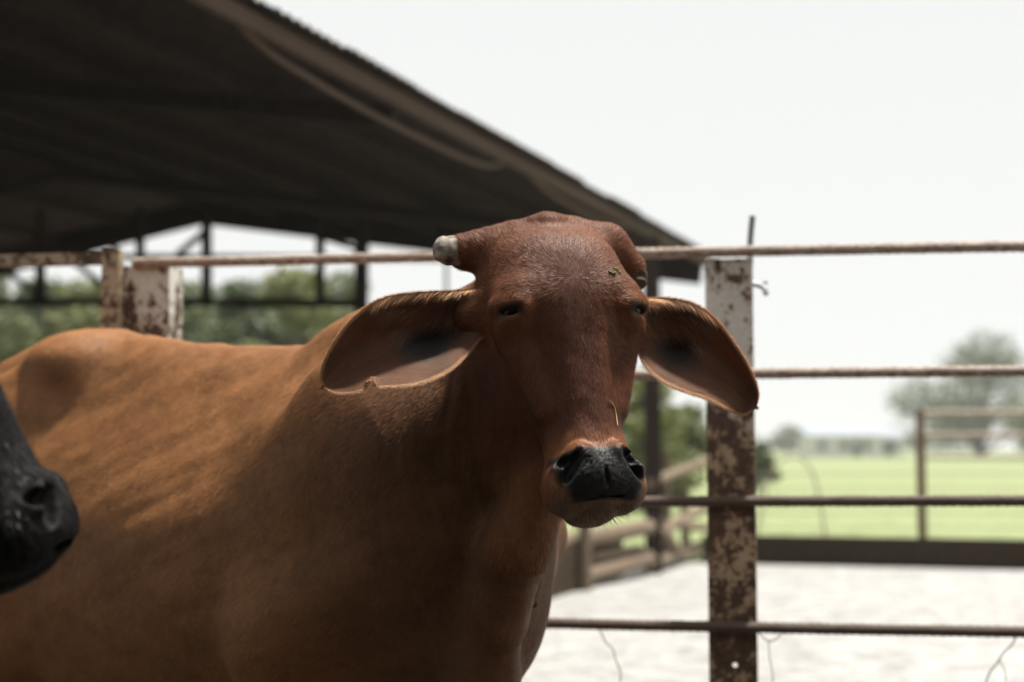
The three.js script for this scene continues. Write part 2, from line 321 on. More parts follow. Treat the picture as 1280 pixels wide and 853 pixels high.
// ---- the brown cow
let hairOn;
const CELL_FINE = 0.0035, CELL_BODY = 0.0072;
const BH = headFrame(P(705, 402, 2.38), 0.27, 0.33, 0.04, 1.06);
const BB = bodyFrame(-0.27, -2.8, 0.78, 0.626);
const brownCow = thing('cow', 'reddish brown zebu cow with drooping ears standing before the rusty fence, looking ahead', 'cow');
const cowSolid = new Solid();
addBody(cowSolid, BB);
addHead(cowSolid, BH, { boss: [[[-5.5, 14.2, -4], [-13.2, 14.1, -5.5], 4.3, 3.0], [[5, 15.2, -3.8], [11.2, 14.8, -5.4], 4.0, 3.6], [[11.2, 14.8, -5.4], [15.0, 11.4, -6], 3.5, 2.9]] });
{ // neck, throat and dewlap
  const nk = [[BB.at(0.0, 1.04, 0), 0.25], [BB.at(0.2, 1.1, 0.04), 0.21], [BH.at(0.5, -2, -24), 0.155], [BH.at(0, 3, -9), 0.115]];
  for (let i = 0; i < 3; i++) cowSolid.cone(nk[i][0], nk[i + 1][0], nk[i][1], nk[i + 1][1], 0.07);
  cowSolid.cone(BB.at(0.08, 1.27, 0), BH.at(0, 8, -12), 0.085, 0.085, 0.07);     // crest
  cowSolid.cone(BH.at(0, -8, -12), BB.at(0.25, 0.95, 0.02), 0.085, 0.13, 0.08);
  const dl = [[BH.at(0, -17, -10), 0.045], [P(642, 690, 2.42), 0.05], [P(622, 752, 2.48), 0.047], [P(606, 850, 2.54), 0.05], [BB.at(0.3, 0.62, 0), 0.06]];
  for (let i = 0; i < dl.length - 1; i++) cowSolid.cone(dl[i][0], dl[i + 1][0], dl[i][1], dl[i + 1][1], 0.05);
}
cowSolid.warp = (x, y, z, d) => {
  if (d > 0.05 || d < -0.05) return 0;
  const [bx, by, bz] = BB.loc(x, y, z), [hs, hu, hn] = BH.loc(x, y, z);
  let w = 0;
  const onHead = sstep(-15, -8, hn) * sstep(20, 16, Math.abs(hs)) * sstep(-44, -36, hu) * sstep(22, 18, hu);
  // flank: slanting folds over the ribs, uneven in width
  const rib = sstep(-0.9, -0.7, bx) * sstep(-0.08, -0.25, bx) * sstep(0.7, 0.85, by) * sstep(1.32, 1.22, by);
  if (rib > 0) { const q = (by - 1.0) * 0.93 - (bx + 0.4) * 0.37, l = (by - 1.0) * 0.37 + (bx + 0.4) * 0.93; w -= rib * (0.0042 * noise(q * 15, l * 2.0, 4) + 0.001 * noise(q * 40, l * 4, 9)); }
  // hollow before the hip
  w += 0.005 * Math.exp(-(((bx + 0.66) / 0.12) ** 2) - (((by - 1.2) / 0.09) ** 2)) * sstep(0.05, 0.15, Math.abs(bz));
  // neck folds behind the jaw
  const nb = (1 - onHead) * sstep(0.14, 0.34, bx) * sstep(0.66, 0.54, bx) * sstep(0.66, 0.85, by) * sstep(1.34, 1.2, by);
  if (nb > 0) { const l = bx + 0.1 * (by - 1) + 0.012 * noise(x * 6, y * 6, z * 6); w -= nb * (0.0025 * noise(l * 75, y * 5, 6) + 0.0085 * noise(l * 26, y * 3.0, 1.5)); }
  w -= (1 - onHead) * (0.004 * fbm(x * 9, y * 5, z * 9, 3));
  // face: bone and veins under the skin, the leathery nose
  if (onHead > 0) {
    w -= onHead * 0.0016 * fbm(hs * 0.35, hu * 0.25, hn * 0.35, 3);
    if (hu < -24 && hn > 2) { const cell = Math.abs(noise(hs * 2.1, hu * 2.1, hn * 2.1)) + 0.5 * Math.abs(noise(hs * 4.1, hu * 4.1, hn * 4.1)); w -= 0.0016 * cell * sstep(5.5, 4.2, Math.abs(hs)) * sstep(-25.2, -26.5, hu) * sstep(-34.5, -33.5, hu); }
  }
  return w;
};
const nosePad = (hs, hu, hn) => { // 1 on the bare black skin of the nose, with an uneven edge
  const j = 0.5 * noise(hs * 0.8, hu * 0.8, 3) + 0.25 * noise(hs * 2.4, hu * 2.4, 8), a = Math.abs(hs);
  const up = -25.6 - 0.012 * a * a - j * 0.6, lo = -34.3, side = 7.1 - Math.max(0, -30 - hu) * 0.55 + j * 0.6;
  return sstep(0.7, -0.5, hu - up) * sstep(-0.2, 0.2, hu - lo) * sstep(0.9, -0.6, a - side) * sstep(1.6, 2.6, hn);
};
function cowColour(x, y, z, nx, ny, nz) {
  const [bx, by, bz] = BB.loc(x, y, z), [hs, hu, hn] = BH.loc(x, y, z);
  const f = fbm(x * 5, y * 5, z * 5, 4), g = fbm(x * 60, y * 45, z * 60, 2), q = noise(bx * 9 + by * 4, by * 26 - bx * 9, bz * 8);
  const head = sstep(-16, -10, hn) * sstep(-44, -37, hu) * sstep(24, 19, Math.abs(hs));
  // body: tawny red, darker towards neck and brisket (breed pigment, deepened to paint in the neck's shade), lighter smudges on the barrel
  let r = 0.325, gg = 0.147, b = 0.06;
  const dark = sstep(-0.05, 0.3, bx + 0.12 * f) * (1 - head); r = mix(r, 0.13, dark * 0.85); gg = mix(gg, 0.06, dark * 0.85); b = mix(b, 0.03, dark * 0.85);
  r = mix(r, 0.15, head); gg = mix(gg, 0.052, head); b = mix(b, 0.024, head);
  let k = 1 + 0.34 * f + 0.3 * g + 0.16 * q * (1 - head);
  const smudge = sstep(0.05, 0.3, fbm(bx * 16 + by * 6, by * 34, bz * 14, 4)); k *= 1 - 0.16 * smudge * (1 - head);
  if (head > 0.01) {
    const a = Math.abs(hs);
    const blaze = Math.exp(-(((a - 0) / 4.2) ** 2)) * sstep(14, 6, hu) * sstep(-27, -20, hu) * head; // greyer plum hair down the bridge
    r = mix(r, 0.12, blaze * 0.7); gg = mix(gg, 0.048, blaze * 0.7); b = mix(b, 0.032, blaze * 0.7);
    const mz = sstep(-20.5, -24.5, hu + 0.6 * f) * head; r = mix(r, 0.29, mz * 0.8); gg = mix(gg, 0.115, mz * 0.8); b = mix(b, 0.045, mz * 0.8);
    const er = head * Math.exp(-(((a - 9.5) / 3.6) ** 2) - (((hu + 0.2) / 3.6) ** 2)); r = mix(r, 0.3, er * 0.6); gg = mix(gg, 0.11, er * 0.6); b = mix(b, 0.04, er * 0.6);
    const slit = head * Math.exp(-(((a - 10.4) / 2.0) ** 4) - (((hu + 0.6) / 1.0) ** 4)) * sstep(2, 4, hn); r = mix(r, 0.012, slit); gg = mix(gg, 0.008, slit); b = mix(b, 0.007, slit);
    const lip = head * sstep(-31.8 - 0.5 * f, -33.2, hu) * sstep(-6, 0, hn); r = mix(r, 0.19, lip * 0.85); gg = mix(gg, 0.13, lip * 0.85); b = mix(b, 0.09, lip * 0.85);
    const np = nosePad(hs, hu, hn) * head; r = mix(r, 0.011, np); gg = mix(gg, 0.0105, np); b = mix(b, 0.011, np); k = mix(k, 1 + 0.3 * g, np);
    k *= 1 + 0.35 * head * noise(hs * 0.9, hu * 0.9, hn * 0.9) * 0.5;
  }
  k = 0.85 * Math.max(0.35, k); return [r * k, gg * k, b * k];
}
{
  // head and neck finely, the rest of the body more coarsely; the two runs of the same surface overlap by two centimetres behind the shoulder
  const keep = (g, test) => { const out = []; for (let t = 0; t < g.idx.length; t += 3) if (test(g.idx[t] * 3)) out.push(g.idx[t], g.idx[t + 1], g.idx[t + 2]); g.idx = out; return g; };
  const alongBody = (g, i) => BB.loc(g.pos[i], g.pos[i + 1], g.pos[i + 2])[0], CUT = 0.1;
  const fine = cowSolid.mesh(V(-0.6, 0.5, -3.3), V(0.5, 1.62, -1.98), CELL_FINE, 8, (x, y, z) => BB.loc(x, y, z)[0] > CUT - 0.06), coarse = cowSolid.mesh(V(-1.95, -0.01, -4.4), V(0.5, 1.62, -2.1), CELL_BODY, 8, (x, y, z) => { const q = BB.loc(x, y, z)[0]; return q < CUT + 0.09 || y < 0.58; });
  keep(fine, (i) => alongBody(fine, i) > CUT - 0.002 && fine.pos[i + 1] > 0.53); keep(coarse, (i) => alongBody(coarse, i) < CUT + 0.002 || coarse.pos[i + 1] < 0.545);
  const m = {};
  { const o = fine.pos.length / 3, jn = (a, b) => { const r = new Float32Array(a.length + b.length); r.set(a); r.set(b, a.length); return r; }; m.pos = jn(fine.pos, coarse.pos); m.nor = jn(fine.nor, coarse.nor); m.idx = fine.idx; for (const i of coarse.idx) m.idx.push(i + o); }
  const n = m.pos.length / 3; m.col = new Float32Array(n * 3); const np = new Float32Array(n);
  for (let i = 0; i < n; i++) {
    const x = m.pos[i * 3], y = m.pos[i * 3 + 1], z = m.pos[i * 3 + 2]; m.col.set(cowColour(x, y, z, m.nor[i * 3], m.nor[i * 3 + 1], m.nor[i * 3 + 2]), i * 3);
    const [hs, hu, hn] = BH.loc(x, y, z); np[i] = hu < -24 && hn > 1 ? nosePad(hs, hu, hn) : 0;
  }
  m.slot = (i) => np[i] > 0.5 ? 1 : 0;
  const earCol = (a, v, side, p) => {
    const f = fbm(p.x * 30, p.y * 30, p.z * 30, 3), st = noise(a * 60 + v * 14, v * 3, 5), e = Math.min(v, 1 - v, (1 - a) * 1.2);
    if (side > 0) { const k = 1 + 0.4 * f; return [0.32 * k, 0.14 * k, 0.06 * k]; }
    let r = 0.2, g = 0.092, b = 0.05;
    const up = sstep(0.62, 0.15, v) * sstep(0.95, 0.5, a); r = mix(r, 0.14, up); g = mix(g, 0.07, up); b = mix(b, 0.042, up);
    const hole = sstep(0.15, 0.9, Math.exp(-(((a - 0.34) / 0.17) ** 2) - (((v - 0.64) / 0.24) ** 2)) + 0.12 * noise(a * 40, v * 6, 7)); r = mix(r, 0.05, hole); g = mix(g, 0.045, hole); b = mix(b, 0.045, hole); // slate-grey skin with the ear hollow's shade mixed into its colour
    const k = 1 + 0.22 * f + 0.25 * noise(a * 7 - v * 5, v * 22 + a * 9, 5) + 0.2 * st * up; if (e < 0.03) return [0.46 * k, 0.26 * k, 0.14 * k];  // edge band coloured bright to paint the sunlit glow of the rim
    return [r * k, g * k, b * k];
  };
  const pts = (l) => l.map(([x, y, d]) => P(x, y, d));
  const notch = P(465, 478, 2.3);
  const L = earGeometry(
    pts([[618, 366, 2.4], [598, 362, 2.4], [565, 364, 2.38], [520, 366, 2.35], [480, 373, 2.33], [450, 391, 2.32], [424, 420, 2.31], [407, 450, 2.3], [402, 470, 2.3], [404, 482, 2.3]]),
    pts([[620, 412, 2.4], [600, 424, 2.38], [585, 443, 2.35], [563, 463, 2.32], [535, 477, 2.3], [505, 483, 2.29], [470, 485, 2.29], [440, 491, 2.29], [418, 491, 2.29], [406, 485, 2.3]]),
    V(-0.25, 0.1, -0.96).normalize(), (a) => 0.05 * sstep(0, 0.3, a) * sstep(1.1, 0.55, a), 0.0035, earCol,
    (p, a, v) => { if (v > 0.6) { const dx = (p.x - notch.x) / 0.0085, dy = (p.y - notch.y) / 0.016, q = dx * dx; if (q < 1.6 && dy < 0.6) p.y += 0.014 * Math.exp(-q * q * 2) * sstep(0.8, 1, v); } });
  const R = earGeometry(
    pts([[792, 378, 2.42], [812, 374, 2.42], [840, 374, 2.42], [868, 381, 2.41], [895, 401, 2.41], [918, 431, 2.41], [938, 464, 2.41], [947, 490, 2.41], [946, 506, 2.41]]),
    pts([[790, 415, 2.42], [799, 444, 2.4], [810, 462, 2.38], [830, 478, 2.37], [855, 489, 2.37], [885, 499, 2.38], [910, 511, 2.39], [930, 517, 2.41], [943, 511, 2.41]]),
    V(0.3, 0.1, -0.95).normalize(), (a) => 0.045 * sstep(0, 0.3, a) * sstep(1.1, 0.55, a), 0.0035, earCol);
  L.slot = R.slot = () => 2;
  mesh('body', joinCow([m, L, R]), [hideMat, noseMat, earMat], brownCow);
  hairOn = { m, L, R, np };
  for (const s of [-1, 1]) { const g = new THREE.SphereGeometry(2.0 * BH.c, 24, 16); g.translate(...BH.at(s * 9.45, -0.55, 4.05).toArray()); mesh('eye', g, eyeMat, brownCow); }
  // horns: short stubs, one level with a pale blunt tip, one bent down
  const horn = (pts, rad, tip) => {
    const c = new THREE.CatmullRomCurve3(pts.map((p) => BH.at(...p))), NA = 40, NB = 28, fr = c.computeFrenetFrames(NA), pos = [], col = [], idx = [];
    for (let i = 0; i <= NA; i++) for (let j = 0; j < NB; j++) {
      const t = i / NA, a = j / NB * 6.2832, r = rad(t) * BH.c * (1 + 0.22 * noise(t * 5, Math.cos(a) * 1.6, Math.sin(a) * 1.6) + 0.03 * noise(t * 30, Math.cos(a) * 3, Math.sin(a) * 3)), p = c.getPoint(t).addScaledVector(fr.normals[i], Math.cos(a) * r).addScaledVector(fr.binormals[i], Math.sin(a) * r);
      pos.push(p.x, p.y, p.z); const k = 1 + 0.6 * fbm(p.x * 70, p.y * 70, p.z * 70, 4), w = tip(t, a); col.push(mix(0.06, 0.36, w) * k, mix(0.037, 0.33, w) * k, mix(0.025, 0.28, w) * k);
    }
    for (let i = 0; i < NA; i++) for (let j = 0; j < NB; j++) { const a = i * NB + j, b = i * NB + (j + 1) % NB, d = a + NB, e = b + NB; idx.push(a, b, d, b, e, d); }
    const g = new THREE.BufferGeometry(); g.setAttribute('position', new THREE.Float32BufferAttribute(pos, 3)); g.setAttribute('color', new THREE.Float32BufferAttribute(col, 3)); g.setIndex(idx); g.computeVertexNormals();
    return mesh('horn', g, hornMat, brownCow);
  };
  horn([[-10.5, 13.9, -5.2], [-13.4, 14.1, -5.4], [-16.0, 14.4, -5.5], [-17.8, 14.7, -5.5], [-18.5, 14.8, -5.5]], (t) => (t < 0.45 ? 3.0 - 1.1 * t : 2.505 * Math.pow(Math.max(0, 1 - ((t - 0.45) / 0.55) ** 1.8), 0.62)) * 0.94, (t, a) => sstep(0.25, 0.62, t + 0.6 * fbm(t * 5, Math.cos(a) * 1.6, Math.sin(a) * 1.6, 3)) * (0.45 + 0.55 * sstep(-0.15, 0.15, fbm(t * 7 + 4, Math.cos(a) * 2, Math.sin(a) * 2, 3)))).userData.label = 'pale blunt horn stub';
  horn([[13.2, 13.6, -5.6], [15.0, 11.4, -5.9], [15.6, 9.6, -6.0], [15.7, 8.4, -6.0], [15.7, 8.1, -6.0]], (t) => (t < 0.7 ? 2.5 - 0.4 * t : 2.22 * Math.sqrt(Math.max(0, 1 - ((t - 0.7) / 0.3) ** 2))), () => 0.0).userData.label = 'grey horn stub bent downwards';
}
let blackHair;
// ---- the black cow: its muzzle reaches in beside the brown one's flank
{
  const KH = headFrame(V(0, 0, 0), Math.PI / 2 + 0.12, 0.46, 0.0, 1.0), tip = KH.at(0, -30, 1.0), want = P(16, 668, 1.62);
  const h = headFrame(want.sub(tip), Math.PI / 2 + 0.12, 0.46, 0.0, 1.0), b = bodyFrame(h.o.x - 0.72, h.o.z + 0.05, 1, 0.02);
  const black = thing('cow', 'black cow with only its dark muzzle showing beside the brown flank', 'cow');
  const S = new Solid(); addBody(S, b);
  addHead(S, h, { boss: [[[-6, 12.6, -4], [-11, 12.2, -5], 3.9, 3], [[6, 12.6, -4], [11, 12.2, -5], 3.9, 3]] });
  const nk = [[b.at(0, 1.06, 0), 0.24], [b.at(0.22, 1.1, 0.0), 0.2], [h.at(0, 0, -22), 0.15], [h.at(0, 3, -9), 0.11]];
  for (let i = 0; i < 3; i++) S.cone(nk[i][0], nk[i + 1][0], nk[i][1], nk[i + 1][1], 0.07);
  S.cone(h.at(0, -8, -12), b.at(0.27, 0.9, 0), 0.085, 0.13, 0.08);
  for (const m of [-1, 1]) { // ears hang at the sides of the head
    const q = [h.at(m * 13, 3.5, -6), h.at(m * 19, -1, -8), h.at(m * 22, -9, -9), h.at(m * 21, -16, -8)], r = [0.026, 0.02, 0.018, 0.008];
    for (let i = 0; i < 3; i++) S.cone(q[i], q[i + 1], r[i], r[i + 1], 0.01);
  }
  S.warp = (x, y, z, d) => {
    if (Math.abs(d) > 0.05) return 0; const [s, u, n] = h.loc(x, y, z); let w = -0.004 * fbm(x * 9, y * 6, z * 9, 3);
    if (u < -20 && u > -40) w -= 0.0022 * fbm(s * 0.9, u * 0.9, n * 0.9, 3); return w;
  };
  const keep = (g, t) => { const o = []; for (let i = 0; i < g.idx.length; i += 3) if (t(g.idx[i] * 3)) o.push(g.idx[i], g.idx[i + 1], g.idx[i + 2]); g.idx = o; return g; };
  const along = (g, i) => b.loc(g.pos[i], g.pos[i + 1], g.pos[i + 2])[0];
  const f = S.mesh(V(h.o.x - 0.4, 0.75, -2.05), V(-0.36, 1.6, -1.2), 0.0045, 8, (x, y, z) => b.loc(x, y, z)[0] > 0.45), c = S.mesh(V(h.o.x - 2.3, -0.01, -2.2), V(-0.5, 1.6, -1.0), 0.012, 8, (x) => x < h.o.x);
  keep(f, (i) => along(f, i) > 0.5); keep(c, (i) => along(c, i) < 0.52);
  for (const g of [f, c]) {
    g.col = new Float32Array(g.pos.length);
    for (let i = 0; i < g.pos.length; i += 3) { const k = 1 + 0.6 * fbm(g.pos[i] * 40, g.pos[i + 1] * 40, g.pos[i + 2] * 40, 3), e = fbm(g.pos[i] * 7, g.pos[i + 1] * 7, g.pos[i + 2] * 7, 3); g.col.set([0.006 * k * (1 + 0.4 * e), 0.0056 * k, 0.0056 * k], i); }
  }
  const np = f.pos; f.slot = (i) => { const [s, u, n] = h.loc(np[i * 3], np[i * 3 + 1], np[i * 3 + 2]); return u < -24 && nosePad(s, u, n) > 0.5 ? 1 : 0; };
  blackHair = { f, h, cow: black };
  mesh('body', joinCow([f, c]), [std('black_coat', { vertexColors: true, roughness: 0.7, specularIntensity: 0.14 }), std('black_nose_skin', { vertexColors: true, roughness: 0.6, specularIntensity: 0.16 })], black);
  for (const s of [-1, 1]) { const g = new THREE.SphereGeometry(1.8 * h.c, 20, 14); g.translate(...h.at(s * 9.1, -0.5, 3.6).toArray()); mesh('eye', g, eyeMat, black); }
}
// ---------------------------------------------------------------- ground
const concreteTex = tex(640, 640, (u, v) => {
  const a = ring(u, v, 2.2, 1), b = ring(u, v, 9, 4), c = ring(u, v, 30, 7), k = 0.31 * (1 + 0.55 * a + 0.4 * b + 0.6 * c), st = sstep(0.1, 0.34, ring(u, v, 5, 11) + 0.5 * c);
  return [mix(k, 0.13, st * 0.6), mix(k * 0.985, 0.12, st * 0.6), mix(k * 0.965, 0.108, st * 0.6)];
}, true);
const concreteBump = tex(512, 512, (u, v) => 0.5 + 0.7 * ring(u, v, 12, 3) + 0.5 * ring(u, v, 40, 5));
const concreteMat = std('worn_concrete', { map: concreteTex, bumpMap: concreteBump, bumpScale: 0.012, roughness: 0.85 });
const grassTex = tex(512, 512, (u, v) => { const a = ring(u, v, 3, 2), b = ring(u, v, 14, 5), c = ring(u, v, 45, 9), k = 1 + 0.7 * a + 0.5 * b + 0.7 * c; return [0.2 * k, 0.235 * k, 0.105 * k]; }, true);
const grassMat = std('pasture', { map: grassTex, roughness: 1 });
function sheet(name, poly, y, mat, tile) { // polygon of [x, z], uv in metres / tile
  const sh = new THREE.Shape(poly.map(([x, z]) => new THREE.Vector2(x, -z))), g = new THREE.ShapeGeometry(sh), p = g.attributes.position, uv = g.attributes.uv;
  for (let i = 0; i < p.count; i++) uv.setXY(i, p.getX(i) / tile, p.getY(i) / tile);
  g.rotateX(-Math.PI / 2); g.translate(0, y, 0); return structure(mesh(name, g, mat));
}
sheet('pasture', [[-700, 300], [700, 300], [700, -700], [-700, -700]], -0.02, grassMat, 6);
sheet('yard', [[-30, 12], [16, 12], [16, -9.9], [1.2, -14.12], [-1, -22], [-30, -22]], 0, concreteMat, 3.1);

// ---------------------------------------------------------------- steel fence
const rustTex = (paint, s, soil = 0) => tex(256, 1024, (u, v) => { // 0.42 m x 1.7 m, in metres
  const x = u * 0.42, y = v * 1.7, a = fbm(x * 7, y * 5, s, 3), b = fbm(x * 34, y * 26, s + 3, 4), c = fbm(x * 120, y * 100, s + 6, 3), w = paint(y) + a * 0.8 + b * 1.05 + c * 0.75, pt = sstep(-0.03, 0.06, w), d = 1 + 0.9 * b + 0.9 * c;
  const rust = [0.085 * d, 0.05 * d, 0.031 * d], edge = sstep(0.2, 0.03, w) * 0.85, k = 1 + 0.35 * a + 0.3 * c, sd = sstep(1.3, 1.1, y) * soil, white = [mix(mix(0.55, 0.36, sd) * k, 0.26, edge), mix(mix(0.53, 0.28, sd) * k, 0.15, edge), mix(mix(0.49, 0.19, sd) * k, 0.075, edge)];
  return [0, 1, 2].map((i) => mix(rust[i], white[i], pt));
}, true);
const rustBump = tex(512, 512, (u, v) => 0.5 + 0.6 * ring(u, v, 9, 2) + 0.5 * ring(u, v, 30, 8));
const FD = V(Math.cos(0.1815), 0, Math.sin(0.1815)), FN = V(-FD.z, 0, FD.x), F0 = P(910, 560, 3.6); // along the fence, towards the camera, a point of the posts' front
function onFence(px, py, out = 0) { // where the sight line through a pixel meets the fence plane, moved out towards the camera side
  const d = P(px, py, 1).sub(camera.position), o = F0.clone().addScaledVector(FN, out), t = o.clone().sub(camera.position).dot(FN) / d.dot(FN); return camera.position.clone().addScaledVector(d, t);
}
const fence = thing('steel_fence', 'rusty steel fence of ribbed bars on flaking white painted channel posts', 'fence');
function channel(px0, px1, topPy, mat, hole, parent, deep = 0.09) { // web towards the camera, flanges behind
  const a = onFence(px0, topPy), b = onFence(px1, topPy), w = a.distanceTo(b), h = a.y, th = 0.008, sh = new THREE.Shape();
  sh.moveTo(0, 0); sh.lineTo(w, 0); sh.lineTo(w, h); sh.lineTo(0, h); sh.closePath();
  if (hole) { const q = onFence(...hole), c = new THREE.Path(); c.absellipse(q.clone().sub(a).dot(FD), q.y, 0.0075, 0.0075, 0, 6.2832, true); sh.holes.push(c); }
  const web = new THREE.ExtrudeGeometry(sh, { depth: th, bevelEnabled: true, bevelSize: 0.0015, bevelThickness: 0.0015, bevelSegments: 2, curveSegments: 20 });
  web.translate(0, 0, -th); const gs = [web.toNonIndexed ? (web.index ? web.toNonIndexed() : web) : web];
  for (const x of [th / 2 - 0.001, w - th / 2 + 0.001]) { const f = boxGeo(th, h, deep).toNonIndexed(); f.translate(x, h / 2 - 0.001, -deep / 2 - 0.003); gs.push(f); }
  const g = mergeGeometries(gs), p = g.attributes.position, n = g.attributes.normal, uv = g.attributes.uv;
  for (let i = 0; i < p.count; i++) uv.setXY(i, (Math.abs(n.getX(i)) > 0.6 ? p.getZ(i) + 0.5 : p.getX(i)) / 0.42, p.getY(i) / 1.7);
  g.applyMatrix4(new THREE.Matrix4().makeBasis(FD, V(0, 1, 0), FN).setPosition(a.x, 0, a.z)); return mesh('post', g, mat, parent);
}
const postRightMat = std('flaking_post_paint', { map: rustTex((y) => mix(mix(-0.16, -0.03, sstep(0.8, 1.2, y)), 0.27, sstep(1.12, 1.42, y)), 3, 1), bumpMap: rustBump, bumpScale: 0.0015, roughness: 0.75 });
const postLeftMat = std('flaking_post_paint_patchy', { map: rustTex(() => 0.12, 21), bumpMap: rustBump, bumpScale: 0.0015, roughness: 0.75 });
channel(882, 940, 325, postRightMat, [919, 832], fence);
channel(155, 211, 333, postLeftMat, null, fence);
channel(1530, 1590, 316, postRightMat, null, fence);
const barTex = tex(512, 64, (u, v) => { const a = ring(u, v, 7, 5), b = ring(u, v, 22, 8), w = sstep(-0.1, 0.1, a + 0.5 * b), d = 1 + 0.8 * b; return [mix(0.17 * d, 0.46, w * 0.85), mix(0.1 * d, 0.4, w * 0.85), mix(0.062 * d, 0.35, w * 0.85)]; }, true);
const barDark = tex(512, 64, (u, v) => { const a = ring(u, v, 7, 15), b = ring(u, v, 22, 18), d = 1 + 0.9 * b + 0.5 * a; return [0.085 * d, 0.055 * d, 0.04 * d]; }, true);
const barMat = std('weathered_bar', { map: barTex, roughness: 0.7 }), barDarkMat = std('rusty_bar', { map: barDark, roughness: 0.75 });
function ribbedBar(a, b, r, mat, parent, ph) { // reinforcing bar: crescent ribs in V, a seam along each side
  const L = a.distanceTo(b), NA = Math.round(L / 0.0045), NB = 20, pos = [], uv = [], idx = [], z = b.clone().sub(a).normalize(), x = V(0, 1, 0).cross(z).normalize(), y = z.clone().cross(x);
  for (let i = 0; i <= NA; i++) for (let j = 0; j <= NB; j++) {
    const l = L * i / NA, t = j / NB * 6.2832, s = Math.abs(Math.sin(t)), q = ((l + ph + 0.013 * Math.cos(t) * (Math.sin(t) > 0 ? 1 : -1)) / 0.021) % 1, rib = sstep(0.28, 0.12, Math.abs(q - 0.5)) * s, seam = Math.pow(Math.abs(Math.cos(t)), 14);
    const sag = 0.003 * noise(l * 1.3, ph, 2), R = r * (0.92 + (0.085 + 0.05 * noise(l * 4, ph, 9)) * Math.max(rib, seam) + 0.07 * noise(l * 30, Math.cos(t), Math.sin(t) + ph)), p = a.clone().addScaledVector(z, l).addScaledVector(x, Math.cos(t) * R).addScaledVector(y, Math.sin(t) * R + sag);
    pos.push(p.x, p.y, p.z); uv.push(l / 0.9 + ph, j / NB);
  }
  for (let i = 0; i < NA; i++) for (let j = 0; j < NB; j++) { const o = i * (NB + 1) + j; idx.push(o, o + 1, o + NB + 1, o + 1, o + NB + 2, o + NB + 1); }
  const g = new THREE.BufferGeometry(); g.setAttribute('position', new THREE.Float32BufferAttribute(pos, 3)); g.setAttribute('uv', new THREE.Float32BufferAttribute(uv, 2)); g.setIndex(idx); g.computeVertexNormals(); return mesh('rail', g, mat, parent);
}
function railThrough(p0, p1, r, mat, ph, xEnd = 1600, xStart = 162) {
  const a = onFence(...p0, r * 0.95), b = onFence(...p1, r * 0.95), s = onFence(xStart, 560, r * 0.95), e = onFence(xEnd, 560, r * 0.95), at = (q) => { const t = (q.x - a.x) / (b.x - a.x); return V(q.x, mix(a.y, b.y, t), q.z); };
  return ribbedBar(at(s), at(e), r, mat, fence, ph);
}
railThrough([200, 327.5], [1280, 308.5], 0.0148, barMat, 0.1);
railThrough([950, 467.5], [1280, 464.5], 0.0142, barMat, 0.37);
railThrough([810, 627], [1280, 626.5], 0.0145, barDarkMat, 0.61);
railThrough([670, 779], [1280, 791], 0.0142, barDarkMat, 0.83);
railThrough([670, 937], [1280, 958], 0.0142, barDarkMat, 0.2);
{ // the gate beside the left post
  const gate = thing('steel_gate', 'steel gate of square tube with a pale rusty top rail beside the patchy post', 'gate');
  const gm = std('rusty_gate_paint', { map: rustTex(() => 0.1, 41, 1), color: rgb(1, 1, 1), bumpMap: rustBump, bumpScale: 0.001, roughness: 0.7 });
  const tube = (a, b, w, name) => { const g = beamGeo(a, b, w, w), uv = g.attributes.uv; for (let i = 0; i < uv.count; i++) uv.setXY(i, uv.getX(i) / 0.42, uv.getY(i) / 1.7); mesh(name, g, gm, gate); };
  const top = onFence(141, 313, 0.03); tube(V(top.x, 0.12, top.z), top, 0.047, 'stile');
  const e = onFence(-620, 560, 0.03); tube(V(e.x, 0.12, e.z), V(e.x, top.y, e.z), 0.047, 'stile');
  for (const py of [323, 470, 627, 786, 930]) { const a = onFence(141, py, 0.03), d = FD.clone().multiplyScalar(0.0245); tube(V(e.x, a.y, e.z).add(d), V(top.x, a.y, top.z).sub(d), py === 323 ? 0.033 : 0.028, 'rail'); }
}
const wireMat = std('dry_vine', { color: rgb(0.05, 0.035, 0.022), roughness: 0.95 });
const strand = (pts, r, mat = wireMat, seg = 40) => new THREE.TubeGeometry(new THREE.CatmullRomCurve3(pts), seg, r, 6);
